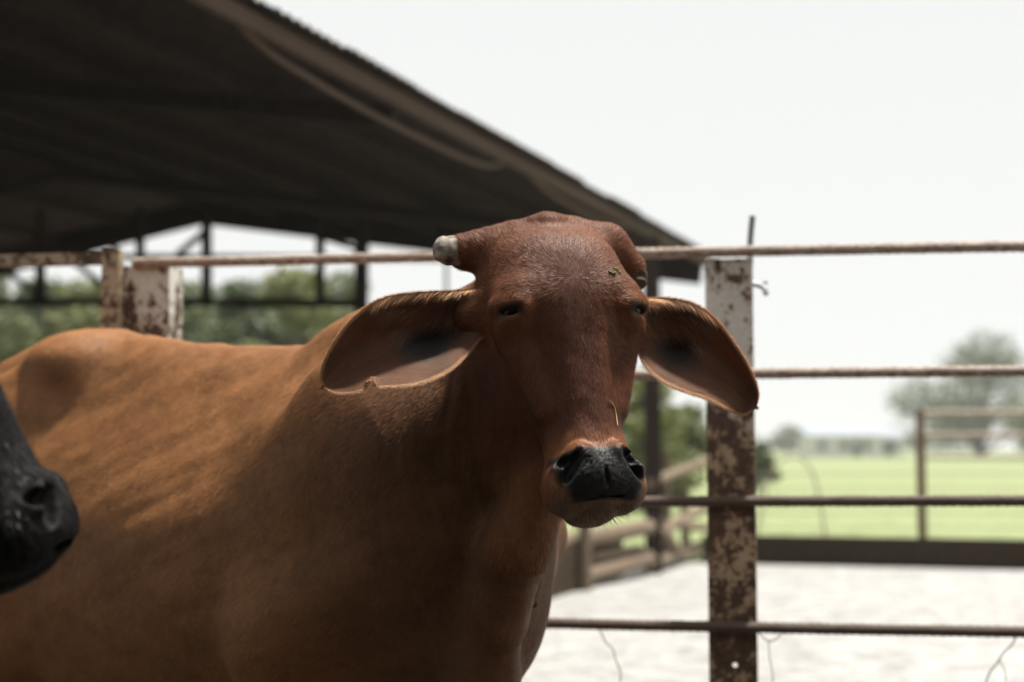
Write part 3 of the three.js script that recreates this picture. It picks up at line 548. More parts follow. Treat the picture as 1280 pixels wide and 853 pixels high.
{ // dry vines hanging from the low bar
  const fp = (l) => l.map(([x, y]) => onFence(x, y, 0.02 + 0.01 * noise(x * 0.2, y * 0.2, 1)));
  const vines = [
    ['dry curling vine stem hanging from the low bar beside the cow', [[746, 781], [752, 792], [757, 803], [766, 812], [770, 826], [776, 842], [774, 860]], []],
    ['forked dry vine hanging from the low bar beside the steel post', [[944, 784], [953, 796], [961, 802], [972, 798], [978, 790]], [[[961, 802], [962, 820], [966, 845], [965, 870]]]],
    ['dead twig hanging from the low bar away from the post', [[1271, 796], [1264, 808], [1255, 816], [1247, 829], [1238, 840], [1232, 856]], [[[1250, 826], [1256, 838], [1258, 852]]]],
  ];
  for (const [label, main, forks] of vines) {
    const t = thing('dry_vine', label, 'vine', [0, 0, 0], undefined);
    mesh('stem', strand(fp(main), 0.0016), wireMat, t); for (const f of forks) mesh('twig', strand(fp(f), 0.0011), wireMat, t);
  }
  // bent wire hooks welded behind the post top
  const hookMat = std('galvanised_hook', { color: rgb(0.25, 0.26, 0.28), roughness: 0.5, metalness: 0.6 });
  const h1 = mesh('wire_hook', mergeGeometries([strand([onFence(938, 330, -0.03), onFence(938, 305, -0.035), onFence(939, 290, -0.035), onFence(940, 280, -0.034), onFence(941, 270, -0.032)], 0.008)]), hookMat); tag(h1, 'upright bent wire hook standing above the top bar at the post', 'hook');
  const h2 = mesh('wire_hook', mergeGeometries([strand([onFence(930, 352, -0.03), onFence(945, 356, -0.03), onFence(955, 360, -0.02), onFence(958, 368, -0.01)], 0.007), strand([onFence(950, 357, -0.03), onFence(959, 353, -0.025)], 0.004)]), hookMat); tag(h2, 'short bent wire hook sticking out of the side of the post', 'hook');
}

// ---------------------------------------------------------------- open shed
const ED = V(0.357, 0, -0.934).normalize(), EW = V(-0.934, 0, -0.357).normalize(); // along the eave away from the camera; from the eave towards the ridge
const E0 = V(-1.15, 0, -6.7), RISE = 0.158, HALF = 6.5, EH = 3.2;
const shedAt = (t, w, y) => E0.clone().addScaledVector(ED, t).addScaledVector(EW, w).setY(y);
const roofY = (w) => EH + RISE * (w <= HALF ? w : 2 * HALF - w);
const shed = thing('cattle_shed', 'open cattle shed with a dark rusty corrugated iron roof on steel posts', 'shed');
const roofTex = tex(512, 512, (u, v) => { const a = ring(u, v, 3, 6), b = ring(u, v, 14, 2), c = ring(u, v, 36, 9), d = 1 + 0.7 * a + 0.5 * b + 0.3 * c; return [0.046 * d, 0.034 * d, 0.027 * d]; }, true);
const roofMat = std('shade_dark_rusted_iron', { map: roofTex, roughness: 1, specularIntensity: 0.1 }), steelMat = std('dark_steel', { map: roofTex, color: rgb(0.7, 0.7, 0.72), roughness: 1, specularIntensity: 0.12 });  // iron darker than its rust, the under-roof shade is in the colour
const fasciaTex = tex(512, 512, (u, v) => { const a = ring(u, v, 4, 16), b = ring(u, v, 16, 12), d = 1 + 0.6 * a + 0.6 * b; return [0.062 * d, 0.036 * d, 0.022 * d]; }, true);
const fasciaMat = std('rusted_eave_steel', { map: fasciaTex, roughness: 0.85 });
const T0 = -6.4, T1 = 9.5;
{
  const roof = new THREE.Group(); roof.name = 'roof'; shed.add(roof);
  const SW = 0.795, n = Math.round((T1 - T0) / SW), PITCHW = 0.1;
  for (let side = 0; side < 2; side++) for (let k = 0; k < n; k++) { // each sheet laps over the one before it
    const NA = 56, NB = 6, pos = [], uv = [], idx = [], lift = (k % 2) * 0.006, drop = rr(-0.035, 0.035), tw = rr(-0.006, 0.006), ou = rnd();
    for (let i = 0; i <= NA; i++) for (let j = 0; j <= NB; j++) {
      const t = T0 + k * SW - 0.04 + (SW + 0.08) * i / NA, q = j / NB, w = side ? 2 * HALF + 0.02 - (HALF + 0.02 - drop) * q : -0.02 + drop + (HALF + 0.02 - drop) * q;
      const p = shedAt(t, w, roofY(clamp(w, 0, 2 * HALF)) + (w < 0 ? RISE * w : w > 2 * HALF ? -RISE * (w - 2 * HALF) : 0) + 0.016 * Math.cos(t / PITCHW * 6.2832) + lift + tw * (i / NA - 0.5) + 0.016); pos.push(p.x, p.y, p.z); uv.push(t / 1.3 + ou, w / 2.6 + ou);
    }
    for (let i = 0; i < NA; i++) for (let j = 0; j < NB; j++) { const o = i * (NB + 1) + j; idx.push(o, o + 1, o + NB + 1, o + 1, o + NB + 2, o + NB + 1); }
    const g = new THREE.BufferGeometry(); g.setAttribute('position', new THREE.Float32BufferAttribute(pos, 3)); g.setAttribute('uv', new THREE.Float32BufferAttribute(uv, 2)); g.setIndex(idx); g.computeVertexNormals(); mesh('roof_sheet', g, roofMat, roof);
  }
  const B = (name, a, b, w, t, mat = steelMat) => mesh(name, beamGeo(a, b, w, t), mat, shed);
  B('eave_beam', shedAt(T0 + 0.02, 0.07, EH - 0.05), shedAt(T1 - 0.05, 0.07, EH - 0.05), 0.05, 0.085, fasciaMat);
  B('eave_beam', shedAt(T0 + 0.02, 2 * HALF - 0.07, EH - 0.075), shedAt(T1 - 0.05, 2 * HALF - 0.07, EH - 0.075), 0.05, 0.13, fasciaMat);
  for (let k = 1; k < 12; k++) { const w = k * HALF * 2 / 12; B('purlin', shedAt(T0 + 0.03, w, roofY(w) - 0.055), shedAt(T1 - 0.06, w, roofY(w) - 0.055), 0.05, 0.09); }
  for (const q of [0, 1]) B('end_beam', shedAt(T1 - 0.2, q ? 2 * HALF - 0.15 : 0.1, EH - 0.14), shedAt(T1 - 0.2, HALF, roofY(HALF) - 0.14), 0.06, 0.33);
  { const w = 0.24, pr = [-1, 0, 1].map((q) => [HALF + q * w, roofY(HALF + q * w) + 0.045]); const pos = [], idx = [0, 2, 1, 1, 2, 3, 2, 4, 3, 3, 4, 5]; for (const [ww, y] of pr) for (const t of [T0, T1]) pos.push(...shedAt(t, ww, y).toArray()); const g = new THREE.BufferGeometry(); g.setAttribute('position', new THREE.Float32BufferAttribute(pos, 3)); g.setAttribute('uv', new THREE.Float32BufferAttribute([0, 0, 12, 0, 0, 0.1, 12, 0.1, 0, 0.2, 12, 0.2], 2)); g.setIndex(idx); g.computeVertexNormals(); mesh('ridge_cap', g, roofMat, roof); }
  const frames = [T0 + 0.6, -3.2, 1.6, 6.6];
  for (const t of frames) {
    for (const s of [0, 1]) { const w0 = s ? 2 * HALF - 0.12 : 0.12; B('rafter', shedAt(t, w0, roofY(w0) - 0.165), shedAt(t, HALF, roofY(HALF) - 0.165), 0.08, 0.12); }
    if (t !== 1.6) for (const w of t < 0 ? [0.25, 2 * HALF - 0.25] : [2 * HALF - 0.25]) B('post', shedAt(t, w, 0), shedAt(t, w, roofY(w) - 0.22), 0.13, 0.13);
  }
  // the far frame, as seen between roof and cow
  const t = 6.6, frameAt = (px, py) => { const o = shedAt(t, 0, 0), nn = ED, d = P(px, py, 1).sub(camera.position), k = o.sub(camera.position).dot(nn) / d.dot(nn); return camera.position.clone().addScaledVector(d, k); };
  const corner = frameAt(816, 560); B('post', V(corner.x, 0, corner.z), V(corner.x, EH - 0.17, corner.z), 0.14, 0.14);
  const p450 = frameAt(450, 560); B('post', V(p450.x, 0, p450.z), V(p450.x, 3.35, p450.z), 0.13, 0.13);
  for (const [px, w, y0, y1] of [[400, 0.07, 378, 272], [258, 0.08, 378, 262], [175, 0.07, 378, 258], [50, 0.08, 378, 262], [-120, 0.08, 378, 262]]) B('strut', frameAt(px, y0), frameAt(px, y1), w, w);
  B('chord', frameAt(-700, 374), frameAt(441, 379), 0.06, 0.085); B('chord', frameAt(-700, 316), frameAt(808, 325), 0.05, 0.06);
  for (const [a, b] of [[[258, 288], [222, 318]], [[80, 318], [150, 374]], [[130, 296], [148, 316]], [[-20, 318], [50, 372]], [[405, 298], [452, 312]]]) B('brace', frameAt(...a), frameAt(...b), 0.05, 0.05);
  const p557 = frameAt(557, 560); mesh('rod', strand([V(p557.x, 3.2, p557.z), V(p557.x, 1.0, p557.z), V(p557.x, 0, p557.z)], 0.018), steelMat, shed);
  // a loose cable under the eave
  const cab = (l) => l.map(([px, py, w]) => { const o = shedAt(0, w, 0), d = P(px, py, 1).sub(camera.position), k = o.sub(camera.position).dot(EW) / d.dot(EW); return camera.position.clone().addScaledVector(d, k); });
  const cableMat = std('dusty_cable', { color: rgb(0.075, 0.046, 0.03), roughness: 0.9 });
  tag(mesh('cable', strand(cab([[296, -30, 0.12], [298, 25, 0.12], [330, 60, 0.12], [390, 100, 0.12], [460, 140, 0.12], [530, 175, 0.12], [585, 200, 0.12], [612, 207, 0.12], [632, 202, 0.12], [640, 196, 0.1]]), 0.018, null, 80), cableMat), 'dusty brown cable sagging under the shed eave', 'cable');
  tag(mesh('cable', strand(cab([[660, 214, 0.12], [680, 235, 0.12], [705, 252, 0.12], [735, 268, 0.12], [765, 281, 0.12], [790, 285, 0.1]]), 0.022, null, 40), cableMat), 'short dusty cable loop under the shed eave above the cow', 'cable');
}

// ---------------------------------------------------------------- timber fence beyond the shed, kerb wall, field fence
const groundAt = (px, py) => P(px, py, 1).sub(camera.position).multiplyScalar(1).setY(0) && (() => { const d = P(px, py, 1).sub(camera.position), k = -EYE / d.y; return camera.position.clone().addScaledVector(d, k); })();
const depthOf = (v) => -v.z;
const timberTex = tex(128, 512, (u, v) => { const a = ring(u, v, 3, 3), g = fbm(Math.cos(u * 6.2832) * 7, Math.sin(u * 6.2832) * 7, v * 3, 4), d = 1 + 0.8 * g + 0.5 * a; return [0.17 * d, 0.125 * d, 0.085 * d]; }, true);
const timberMat = std('weathered_timber', { map: timberTex, roughness: 0.9 });
function logGeo(a, b, r) { const L = a.distanceTo(b), g = new THREE.CylinderGeometry(r * 0.9, r, L, 14, 8), p = g.attributes.position; for (let i = 0; i < p.count; i++) { const y = p.getY(i), k = 1 + 0.12 * noise(p.getX(i) * 9, y * 1.5, p.getZ(i) * 9 + L); p.setX(i, p.getX(i) * k + 0.02 * noise(y * 0.9, L, 1)); p.setZ(i, p.getZ(i) * k + 0.02 * noise(y * 0.9, L, 7)); } g.computeVertexNormals(); g.applyQuaternion(new THREE.Quaternion().setFromUnitVectors(V(0, 1, 0), b.clone().sub(a).normalize())); g.translate((a.x + b.x) / 2, (a.y + b.y) / 2, (a.z + b.z) / 2); return g; }
{
  const tf = thing('timber_fence', 'old broken fence of weathered logs between the shed post and the yard', 'fence');
  const LG = (name, a, b, r) => mesh(name, logGeo(a, b, r), timberMat, tf);
  LG('log', P(640, 690, 10.6), P(812, 658, 12.6), 0.075); LG('log', P(640, 747, 10.5), P(812, 697, 12.6), 0.07);
  LG('log', P(812, 706, 12.75), P(890, 678, 15.2), 0.07); LG('log', P(815, 640, 12.8), P(845, 690, 13.6), 0.06); LG('log', P(822, 668, 12.9), P(892, 628, 15.3), 0.055); LG('log', P(812, 605, 12.75), P(886, 575, 15), 0.05); LG('log', P(848, 655, 13.6), P(890, 660, 15), 0.05);
  for (const [px, py, h] of [[690, 768, 0.5], [752, 739, 0.55], [848, 698, 1.05], [872, 690, 0.7]]) { const b = groundAt(px, py); LG('stake', b.addScaledVector(EW, 0.13), b.clone().setY(h), 0.055); }
  { const a = groundAt(600, 790), b = groundAt(806, 722), o = EW.clone().multiplyScalar(0.22); mesh('shadow_board', beamGeo(a.add(o).setY(0.17), b.add(o).setY(0.17), 0.05, 0.34), std('shadow_dark_timber', { map: timberTex, color: rgb(0.3, 0.28, 0.26), roughness: 1, specularIntensity: 0.2 }), tf); }  // dark board stands in for the shadow beneath the logs
  LG('log', P(640, 712, 10.7), P(800, 688, 12.5), 0.05);
}
const kA = groundAt(880, 701.5), kB = groundAt(1280, 710), kD = kB.clone().sub(kA).normalize(), kE = kA.clone().addScaledVector(kD, 16), kN = V(-kD.z, 0, kD.x);
{
  const darkTex = tex(512, 256, (u, v) => { const a = ring(u, v, 4, 31), b = ring(u, v, 14, 33), d = 1 + 0.7 * a + 0.6 * b; return [0.04 * d, 0.028 * d, 0.02 * d]; }, true);
  const g = beamGeo(kA.clone().setY(0.125), kE.clone().setY(0.125), 0.16, 0.27); tag(mesh('low_wall', g, std('dark_wall_board', { map: darkTex, roughness: 1, specularIntensity: 0.15 })), 'low dark board wall along the edge of the bright yard', 'wall');  // board mottled in one dark brown tone
  const ff = thing('field_fence', 'thin field fence of brown posts, bars and wires behind the low dark wall', 'fence');
  const q = (px, py) => { const o = kA.clone().addScaledVector(kN, -0.35), d = P(px, py, 1).sub(camera.position), k = o.sub(camera.position).dot(kN) / d.dot(kN); return camera.position.clone().addScaledVector(d, k); };
  const fm = std('brown_field_post', { color: rgb(0.13, 0.075, 0.045), roughness: 0.9 }), pm = std('pale_field_bar', { color: rgb(0.34, 0.27, 0.22), roughness: 0.8 });
  for (const px of [1150, 1430]) { const a = q(px, 513); mesh('post', beamGeo(V(a.x, 0, a.z), a, 0.07, 0.07), fm, ff); }
  for (const py of [516.5, 544.5, 572]) mesh('bar', strand([q(1150, py), q(1300, py - 0.4), q(1500, py - 0.8)], py > 560 ? 0.016 : 0.026), pm, ff);
  for (const [py, r] of [[546, 0.004], [592, 0.005], [611, 0.005], [641, 0.005], [660, 0.005]]) mesh('wire', strand([q(885, py), q(1020, py + 0.8), q(1150, py), q(1320, py + 0.8), q(1560, py)], r), pm, ff);
  tag(mesh('bent_rod', strand([q(945, 672), q(952, 640), q(958, 610), q(968, 585), q(985, 572), q(1003, 574), q(1016, 592), q(1024, 620), q(1029, 650), q(1032, 674)], 0.011), pm), 'thin rod bent into an arch behind the low dark wall', 'rod');
}
// ---------------------------------------------------------------- trees and far houses
const barkMat = std('bark', { color: rgb(0.09, 0.065, 0.045), roughness: 1 });
const leafMats = [[0.125, 0.155, 0.032], [0.08, 0.115, 0.028], [0.17, 0.185, 0.038]].map((c, i) => std('leaves_' + ['olive', 'deep', 'bright'][i], { color: rgb(...c), roughness: 0.7, transmission: 0.4 }));
function foliage(clumps, n, size) { // leaf-sized bent faces spread through uneven clumps
  const pos = new Float32Array(n * 12), idx = new Uint32Array(n * 6); let vol = clumps.map((c) => Math.pow(c[3] * c[4] * c[5], 0.67)), tot = vol.reduce((a, b) => a + b, 0);
  for (let i = 0; i < n; i++) {
    let r = rnd() * tot, k = 0; while (k < clumps.length - 1 && (r -= vol[k]) > 0) k++;
    const c = clumps[k]; let x, y, z, l; do { x = rr(-1, 1); y = rr(-1, 1); z = rr(-1, 1); l = Math.hypot(x, y, z); } while (l > 1 || l < 0.35 * rnd());
    const q = 1 + 0.25 * noise(x * 3 + k, y * 3, z * 3), o = V(c[0] + x * c[3] * q, c[1] + y * c[4] * q, c[2] + z * c[5] * q), s = size * rr(0.6, 1.4);
    const a = V(rr(-1, 1), rr(-0.6, 0.6), rr(-1, 1)).normalize(), b = V(rr(-1, 1), rr(-1, 1), rr(-1, 1)).cross(a).normalize();
    const pt = [o.clone().addScaledVector(a, -s), o.clone().addScaledVector(b, s * 0.5), o.clone().addScaledVector(a, s), o.clone().addScaledVector(b, -s * 0.5)];
    pt.forEach((p, j) => p.toArray(pos, i * 12 + j * 3)); idx.set([0, 1, 2, 0, 2, 3].map((v) => v + i * 4), i * 6);
  }
  const g = new THREE.BufferGeometry(); g.setAttribute('position', new THREE.BufferAttribute(pos, 3)); g.setIndex(new THREE.BufferAttribute(idx, 1)); g.computeVertexNormals(); return g;
}
function tree(label, x, z, h, spread, n, leaf, mat, group, lowest = 0.3, kind = 'broadleaf_tree', cat = 'tree') {
  const t = thing(kind, label, cat, [x, -0.02, z], group), limbs = [], clumps = [], N = 9 + Math.round(spread);
  for (let i = 0; i < N; i++) {
    const a = i * 2.4 + rr(-0.4, 0.4), q = Math.sqrt((i + 0.5) / N), y = h * mix(lowest + 0.08, 0.86, i % 3 === 1 ? rr(0, 0.45) : 1 - q * q * rr(0.5, 1)), rad = spread * q * rr(0.55, 0.85), c = V(Math.cos(a) * rad, y, Math.sin(a) * rad), s = spread * rr(0.26, 0.42);
    clumps.push([c.x, c.y, c.z, s, s * rr(0.55, 0.8), s]);
    limbs.push(strand([V(rr(-0.05, 0.05), h * lowest * rr(0.7, 1.1), 0), V(c.x * 0.45, mix(h * lowest, c.y, 0.6), c.z * 0.45), c], h * 0.011, null, 8));
  }
  mesh('trunk', mergeGeometries([new THREE.CylinderGeometry(h * 0.018, h * 0.035, h * (lowest + 0.12), 10, 4).translate(0, h * (lowest + 0.12) / 2, 0), ...limbs]), barkMat, t);
  mesh('crown', foliage(clumps, n, leaf), mat, t); return t;
}
{
  const g = 'trees beyond the shed', L = 'leafy green tree seen through the open shed';
  for (const [px, d, h, s, m] of [[-60, 42, 6.6, 3.0, 0], [40, 46, 6.4, 2.6, 1], [120, 40, 5.8, 2.4, 2], [205, 48, 6.6, 2.8, 0], [290, 43, 6.2, 2.5, 1], [350, 40, 6.1, 2.3, 2], [415, 45, 6.6, 2.6, 0], [85, 44, 6.2, 2.6, 2], [160, 50, 6.6, 2.8, 0], [330, 52, 7, 2.8, 0], [-160, 50, 7.4, 3.2, 1], [20, 60, 8, 3.4, 2], [250, 60, 7.6, 3.2, 1]]) { const p = P(px, 560, d); tree(L, p.x, p.z, h * 1.12, s, 5200, 0.15, leafMats[m], g, 0.12); }
  const p = P(1225, 560, 150); tree('big hazy tree standing alone across the pasture', p.x, p.z, 13.2, 9.2, 9500, 0.24, leafMats[1], undefined, 0.03);
  const p2 = P(1345, 560, 130); tree('hazy tree at the field edge behind the big lone tree', p2.x, p2.z, 9, 6.5, 8000, 0.25, leafMats[0], undefined, 0.05);
  for (const [px, d, h, s, m, l] of [[800, 26, 2.6, 1.3, 2, 'leafy bush behind the shed corner post'], [850, 30, 2.2, 1.2, 0, 'low round bush between the shed post and the steel post'], [770, 30, 3.0, 1.5, 1, 'tall bush beside the cow muzzle behind the log fence'], [948, 36, 1.4, 0.6, 1, 'small dark bush just beside the steel post across the grass']]) { const q = P(px, 560, d); tree(l, q.x, q.z, h, s, 2600, 0.09, leafMats[m], undefined, 0.06, 'bush', 'bush'); }
  for (const [px, d, h, s] of [[985, 260, 5.4, 4], [1120, 240, 4.2, 6], [1060, 290, 4.6, 7], [905, 250, 6, 7], [1000, 300, 4, 8], [1180, 260, 5, 8], [700, 150, 5, 6], [560, 150, 5, 6], [835, 160, 4, 5], [1330, 170, 6, 6]]) { const q = P(px, 560, d); tree('faint distant tree on the hazy field edge', q.x, q.z, h, s, 1500, 0.3, leafMats[1], 'distant trees on the field edge', 0.1); }
  const wall = std('pale_wall', { color: rgb(0.6, 0.6, 0.58) }), roofm = std('grey_roof', { color: rgb(0.3, 0.33, 0.38) }), dark = std('far_window', { color: rgb(0.05, 0.06, 0.07), roughness: 0.2 });
  for (const [px, d, w, h, l] of [[1050, 175, 9, 2.6, 'long pale farmhouse far across the pasture'], [1095, 185, 6, 2.4, 'small pale outbuilding beside the far farmhouse']]) {
    const q = P(px, 560, d), t = thing('farmhouse', l, 'house', [q.x, -0.02, q.z]);
    mesh('wall', boxGeo(w, h, 5).translate(0, h / 2, 0), wall, t);
    const sh = new THREE.Shape([new THREE.Vector2(-2.9, 0), new THREE.Vector2(2.9, 0), new THREE.Vector2(0, 1.2)]); mesh('roof', new THREE.ExtrudeGeometry(sh, { depth: w + 0.6, bevelEnabled: false }).rotateY(Math.PI / 2).translate(-(w + 0.6) / 2, h + 0.003, 0), roofm, t);
    for (let k = 0; k < 3; k++) mesh('window', boxGeo(0.9, 1, 0.1).translate((k - 1) * w * 0.3, 1.4, 2.5), dark, t);
    mesh('door', boxGeo(0.9, 2, 0.1).translate(w * 0.16, 1.0, 2.5), dark, t);
  }
}

// ---------------------------------------------------------------- the pen on this side of the fence, and an added, unseen lean-to behind the viewer that keeps the sky off the animals' near sides
{
  const mudTex = tex(512, 512, (u, v) => { const a = ring(u, v, 4, 51), b = ring(u, v, 14, 53), c = ring(u, v, 40, 55), d = 1 + 0.6 * a + 0.5 * b + 0.5 * c; return [0.05 * d, 0.038 * d, 0.028 * d]; }, true);
  const penMat = std('added_dark_mud', { map: mudTex, bumpMap: concreteBump, bumpScale: 0.03, roughness: 0.95 });  // dark mud put in to cut light bouncing up at cattle and roof
  const l = onFence(-2600, 560, -0.1), r = onFence(3400, 560, -0.1);
  { const q = (t, w) => { const p = shedAt(t, w, 0); return [p.x, p.z]; }; sheet('shed_floor', [q(T0 + 1, 0.9), q(7, 0.9), q(7, 12), q(T0 + 1, 12)], 0.008, penMat, 2.9); }
  { const q = (t, w) => { const p = shedAt(t, w, 0); return [p.x, p.z]; }; sheet('added_mud_apron', [q(-3.2, 0.88), q(-3.2, -1.4), q(-0.4, -0.8), q(1.0, -0.1), q(2.2, 0.88)], 0.006, penMat, 2.7); }  // strip added out of view to cut bounce onto the shed roof
  sheet('pen_floor', [[l.x, l.z], [l.x, 11.8], [r.x, 11.8], [r.x, r.z]], 0.004, penMat, 2.3);
  const lt = thing('added_lean_to', 'unseen lean-to roof and back wall added to block sky light', 'shed');
  const wm = std('dark_boards', { map: timberTex, color: rgb(0.35, 0.33, 0.32), roughness: 0.9 });
  for (let k = 0; k < 28; k++) {
    const NA = 32, pos = [], uv = [], idx = [], x0 = -11.2 + k * 0.8;
    for (let i = 0; i <= NA; i++) for (let j = 0; j <= 3; j++) { const x = x0 + 0.86 * i / NA, z = mix(-0.5, 9.1, j / 3); pos.push(x, 2.72 + (z + 0.5) * 0.08 + 0.016 * Math.cos(x / 0.1 * 6.2832) + (k % 2) * 0.006, z); uv.push(x / 1.3, z / 2.6); }
    for (let i = 0; i < NA; i++) for (let j = 0; j < 3; j++) { const o = i * 4 + j; idx.push(o, o + 1, o + 4, o + 1, o + 5, o + 4); }
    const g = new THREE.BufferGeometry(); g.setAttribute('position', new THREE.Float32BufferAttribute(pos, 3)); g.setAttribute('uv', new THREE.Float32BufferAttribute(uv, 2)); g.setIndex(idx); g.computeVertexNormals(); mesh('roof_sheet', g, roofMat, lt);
  }
  for (const x of [-11, 11]) for (const z of [-0.2, 8.8]) mesh('post', beamGeo(V(x, 0, z), V(x, 2.56 + (z + 0.2) * 0.08, z), 0.13, 0.13), wm, lt);
  mesh('beam', beamGeo(V(-11.1, 2.63, -0.2), V(11.1, 2.63, -0.2), 0.08, 0.13), wm, lt);
  for (let k = 0; k < 72; k++) mesh('board', boxGeo(0.3, 3.4, 0.025).translate(-10.95 + k * 0.309, 1.7, 8.95 + (k % 2) * 0.012), wm, lt);
}
// ---------------------------------------------------------------- short hair of the brown cow: thin tapering blades that lie along the coat
{
  const { m, L, R, np } = hairOn, pos = [], nor = [], col = [], idx = [];
  const blade = (p, n, dir, len, wid, lift, c, k) => {
    const sx = n.y * dir.z - n.z * dir.y, sy = n.z * dir.x - n.x * dir.z, sz = n.x * dir.y - n.y * dir.x, o = pos.length / 3, w = wid / 2, q = len * lift;
    pos.push(p.x - sx * w - n.x * 0.0004, p.y - sy * w - n.y * 0.0004, p.z - sz * w - n.z * 0.0004, p.x + sx * w - n.x * 0.0004, p.y + sy * w - n.y * 0.0004, p.z + sz * w - n.z * 0.0004, p.x + dir.x * len + n.x * q, p.y + dir.y * len + n.y * q, p.z + dir.z * len + n.z * q);
    for (let i = 0; i < 3; i++) { const e = i === 2 ? 0.25 : 0.05, a = n.x - dir.x * e + sx * k * 0.6, b = n.y - dir.y * e + sy * k * 0.6, d = n.z - dir.z * e + sz * k * 0.6, l = Math.hypot(a, b, d); nor.push(a / l, b / l, d / l); col.push(c[0], c[1], c[2]); }
    idx.push(o, o + 2, o + 1);
  };
  const flow = (p, n) => { // which way the coat lies
    const [hs, hu, hn] = BH.loc(p.x, p.y, p.z), head = sstep(-15, -9, hn) * sstep(22, 17, Math.abs(hs)) * sstep(-44, -38, hu);
    let d = BB.F.clone().multiplyScalar(-0.62).addScaledVector(BB.Y, -0.75);
    if (head > 0) { const rr0 = Math.hypot(hs, hu - 4) + 0.5, q = BH.dir(hs / rr0 * 0.8 + 0.001, (hu - 4) / rr0, -0.1); d.multiplyScalar(1 - head).addScaledVector(q, head); }
    d.x += 0.35 * noise(p.x * 7, p.y * 7, p.z * 7); d.y += 0.35 * noise(p.x * 7 + 9, p.y * 7, p.z * 7); d.z += 0.3 * noise(p.x * 7, p.y * 7 + 5, p.z * 7);
    d.x += rr(-0.14, 0.14); d.y += rr(-0.14, 0.14); d.z += rr(-0.14, 0.14);
    return [d.addScaledVector(n, -d.dot(n)).normalize(), head];
  };
  const T = m.idx.length / 3, cum = new Float32Array(T); let tot = 0; const a = V(0, 0, 0), b = V(0, 0, 0), c = V(0, 0, 0);
  for (let t = 0; t < T; t++) {
    const i = m.idx[t * 3]; a.fromArray(m.pos, i * 3); b.fromArray(m.pos, m.idx[t * 3 + 1] * 3); c.fromArray(m.pos, m.idx[t * 3 + 2] * 3);
    const far = Math.max(0, -BB.loc(a.x, a.y, a.z)[2]), ar = b.sub(a).cross(c.sub(a)).length() / 2, [hs, hu, hn] = BH.loc(a.x, a.y, a.z), head = hn > -16 && hu > -40 && hu < 22 && Math.abs(hs) < 22;
    const eye = Math.abs(Math.abs(hs) - 10.4) < 2.2 && Math.abs(hu + 0.5) < 1.2 && hn > 2.5;
    tot += np[i] > 0.2 || eye || a.y < 0.45 ? 0 : ar * (head ? 3.2 : far > 0.12 ? 0.25 : 1); cum[t] = tot;
  }
  const N = 520000, n = V(0, 0, 0);
  for (let k = 0, t = 0; k < N; k++) {
    const r = (k + rnd()) / N * tot; while (t < T - 1 && cum[t] < r) t++;
    const i = m.idx[t * 3] * 3, j = m.idx[t * 3 + 1] * 3, l = m.idx[t * 3 + 2] * 3; let u = rnd(), v = rnd(); if (u + v > 1) { u = 1 - u; v = 1 - v; } const w = 1 - u - v;
    const p = V(m.pos[i] * w + m.pos[j] * u + m.pos[l] * v, m.pos[i + 1] * w + m.pos[j + 1] * u + m.pos[l + 1] * v, m.pos[i + 2] * w + m.pos[j + 2] * u + m.pos[l + 2] * v);
    n.set(m.nor[i], m.nor[i + 1], m.nor[i + 2]); const [d, head] = flow(p, n), tone = rr(0.45, 1.6) * (rnd() < 0.06 ? 1.5 : 1);
    blade(p, n, d, rr(0.7, 1.3) * mix(0.0105, 0.0085, head), mix(0.0008, 0.0007, head), rr(0.05, 0.3), [m.col[i] * tone, m.col[i + 1] * tone, m.col[i + 2] * tone], rr(-1, 1));
  }
  // ears: fuzz along the rims, longer strands from the root over the cup
  for (const E of [L, R]) {
    const NB = 41, half = 73 * NB;
    for (let k = 0; k < 24000; k++) {
      const ia = Math.floor(rnd() * 72), rim = false, jb = rim ? (rnd() < 0.5 ? (rnd() < 0.5 ? 0 : 1) : (rnd() < 0.5 ? 39 : 40)) : Math.floor(rnd() * 41), side = rnd() < 0.75 ? 0 : half, i = (side + ia * NB + jb) * 3;
      const q = i + NB * 3, r = rnd(), p = V(mix(E.pos[i], E.pos[q], r), mix(E.pos[i + 1], E.pos[q + 1], r), mix(E.pos[i + 2], E.pos[q + 2], r)); const jn = jb < 40 ? i + 3 : i, rj = rnd(); p.x += (E.pos[jn] - E.pos[i]) * rj; p.y += (E.pos[jn + 1] - E.pos[i + 1]) * rj; p.z += (E.pos[jn + 2] - E.pos[i + 2]) * rj;
      if (side === 0 && !(ia < 34 && jb < 22) && rnd() < 0.2) continue;
      n.set(E.nor[i], E.nor[i + 1], E.nor[i + 2]); const out = V(E.pos[q] - E.pos[i], E.pos[q + 1] - E.pos[i + 1], E.pos[q + 2] - E.pos[i + 2]).normalize(), dn = V(0, -0.8, 0.25), long = side === 0 && ia < 34 && jb < 22;
      const d = out.multiplyScalar(long ? 0.7 : 0.8).addScaledVector(dn, long ? 0.9 : 0.2); if (rim) d.addScaledVector(n, 0.5); d.x += rr(-0.3, 0.3); d.y += rr(-0.3, 0.3); d.z += rr(-0.3, 0.3); d.addScaledVector(n, -0.8 * d.dot(n)).normalize();
      const tone = (rim ? rr(1, 1.8) : long ? rr(0.6, 1.5) * (rnd() < 0.2 ? 2 : 1) : rr(0.85, 1.25)); blade(p, n, d, (long ? 0.026 : 0.008) * rr(0.6, 1.3), 0.0006, rr(0.05, 0.25), [E.col[i] * tone, E.col[i + 1] * tone, E.col[i + 2] * tone], rr(-1, 1));
    }
  }
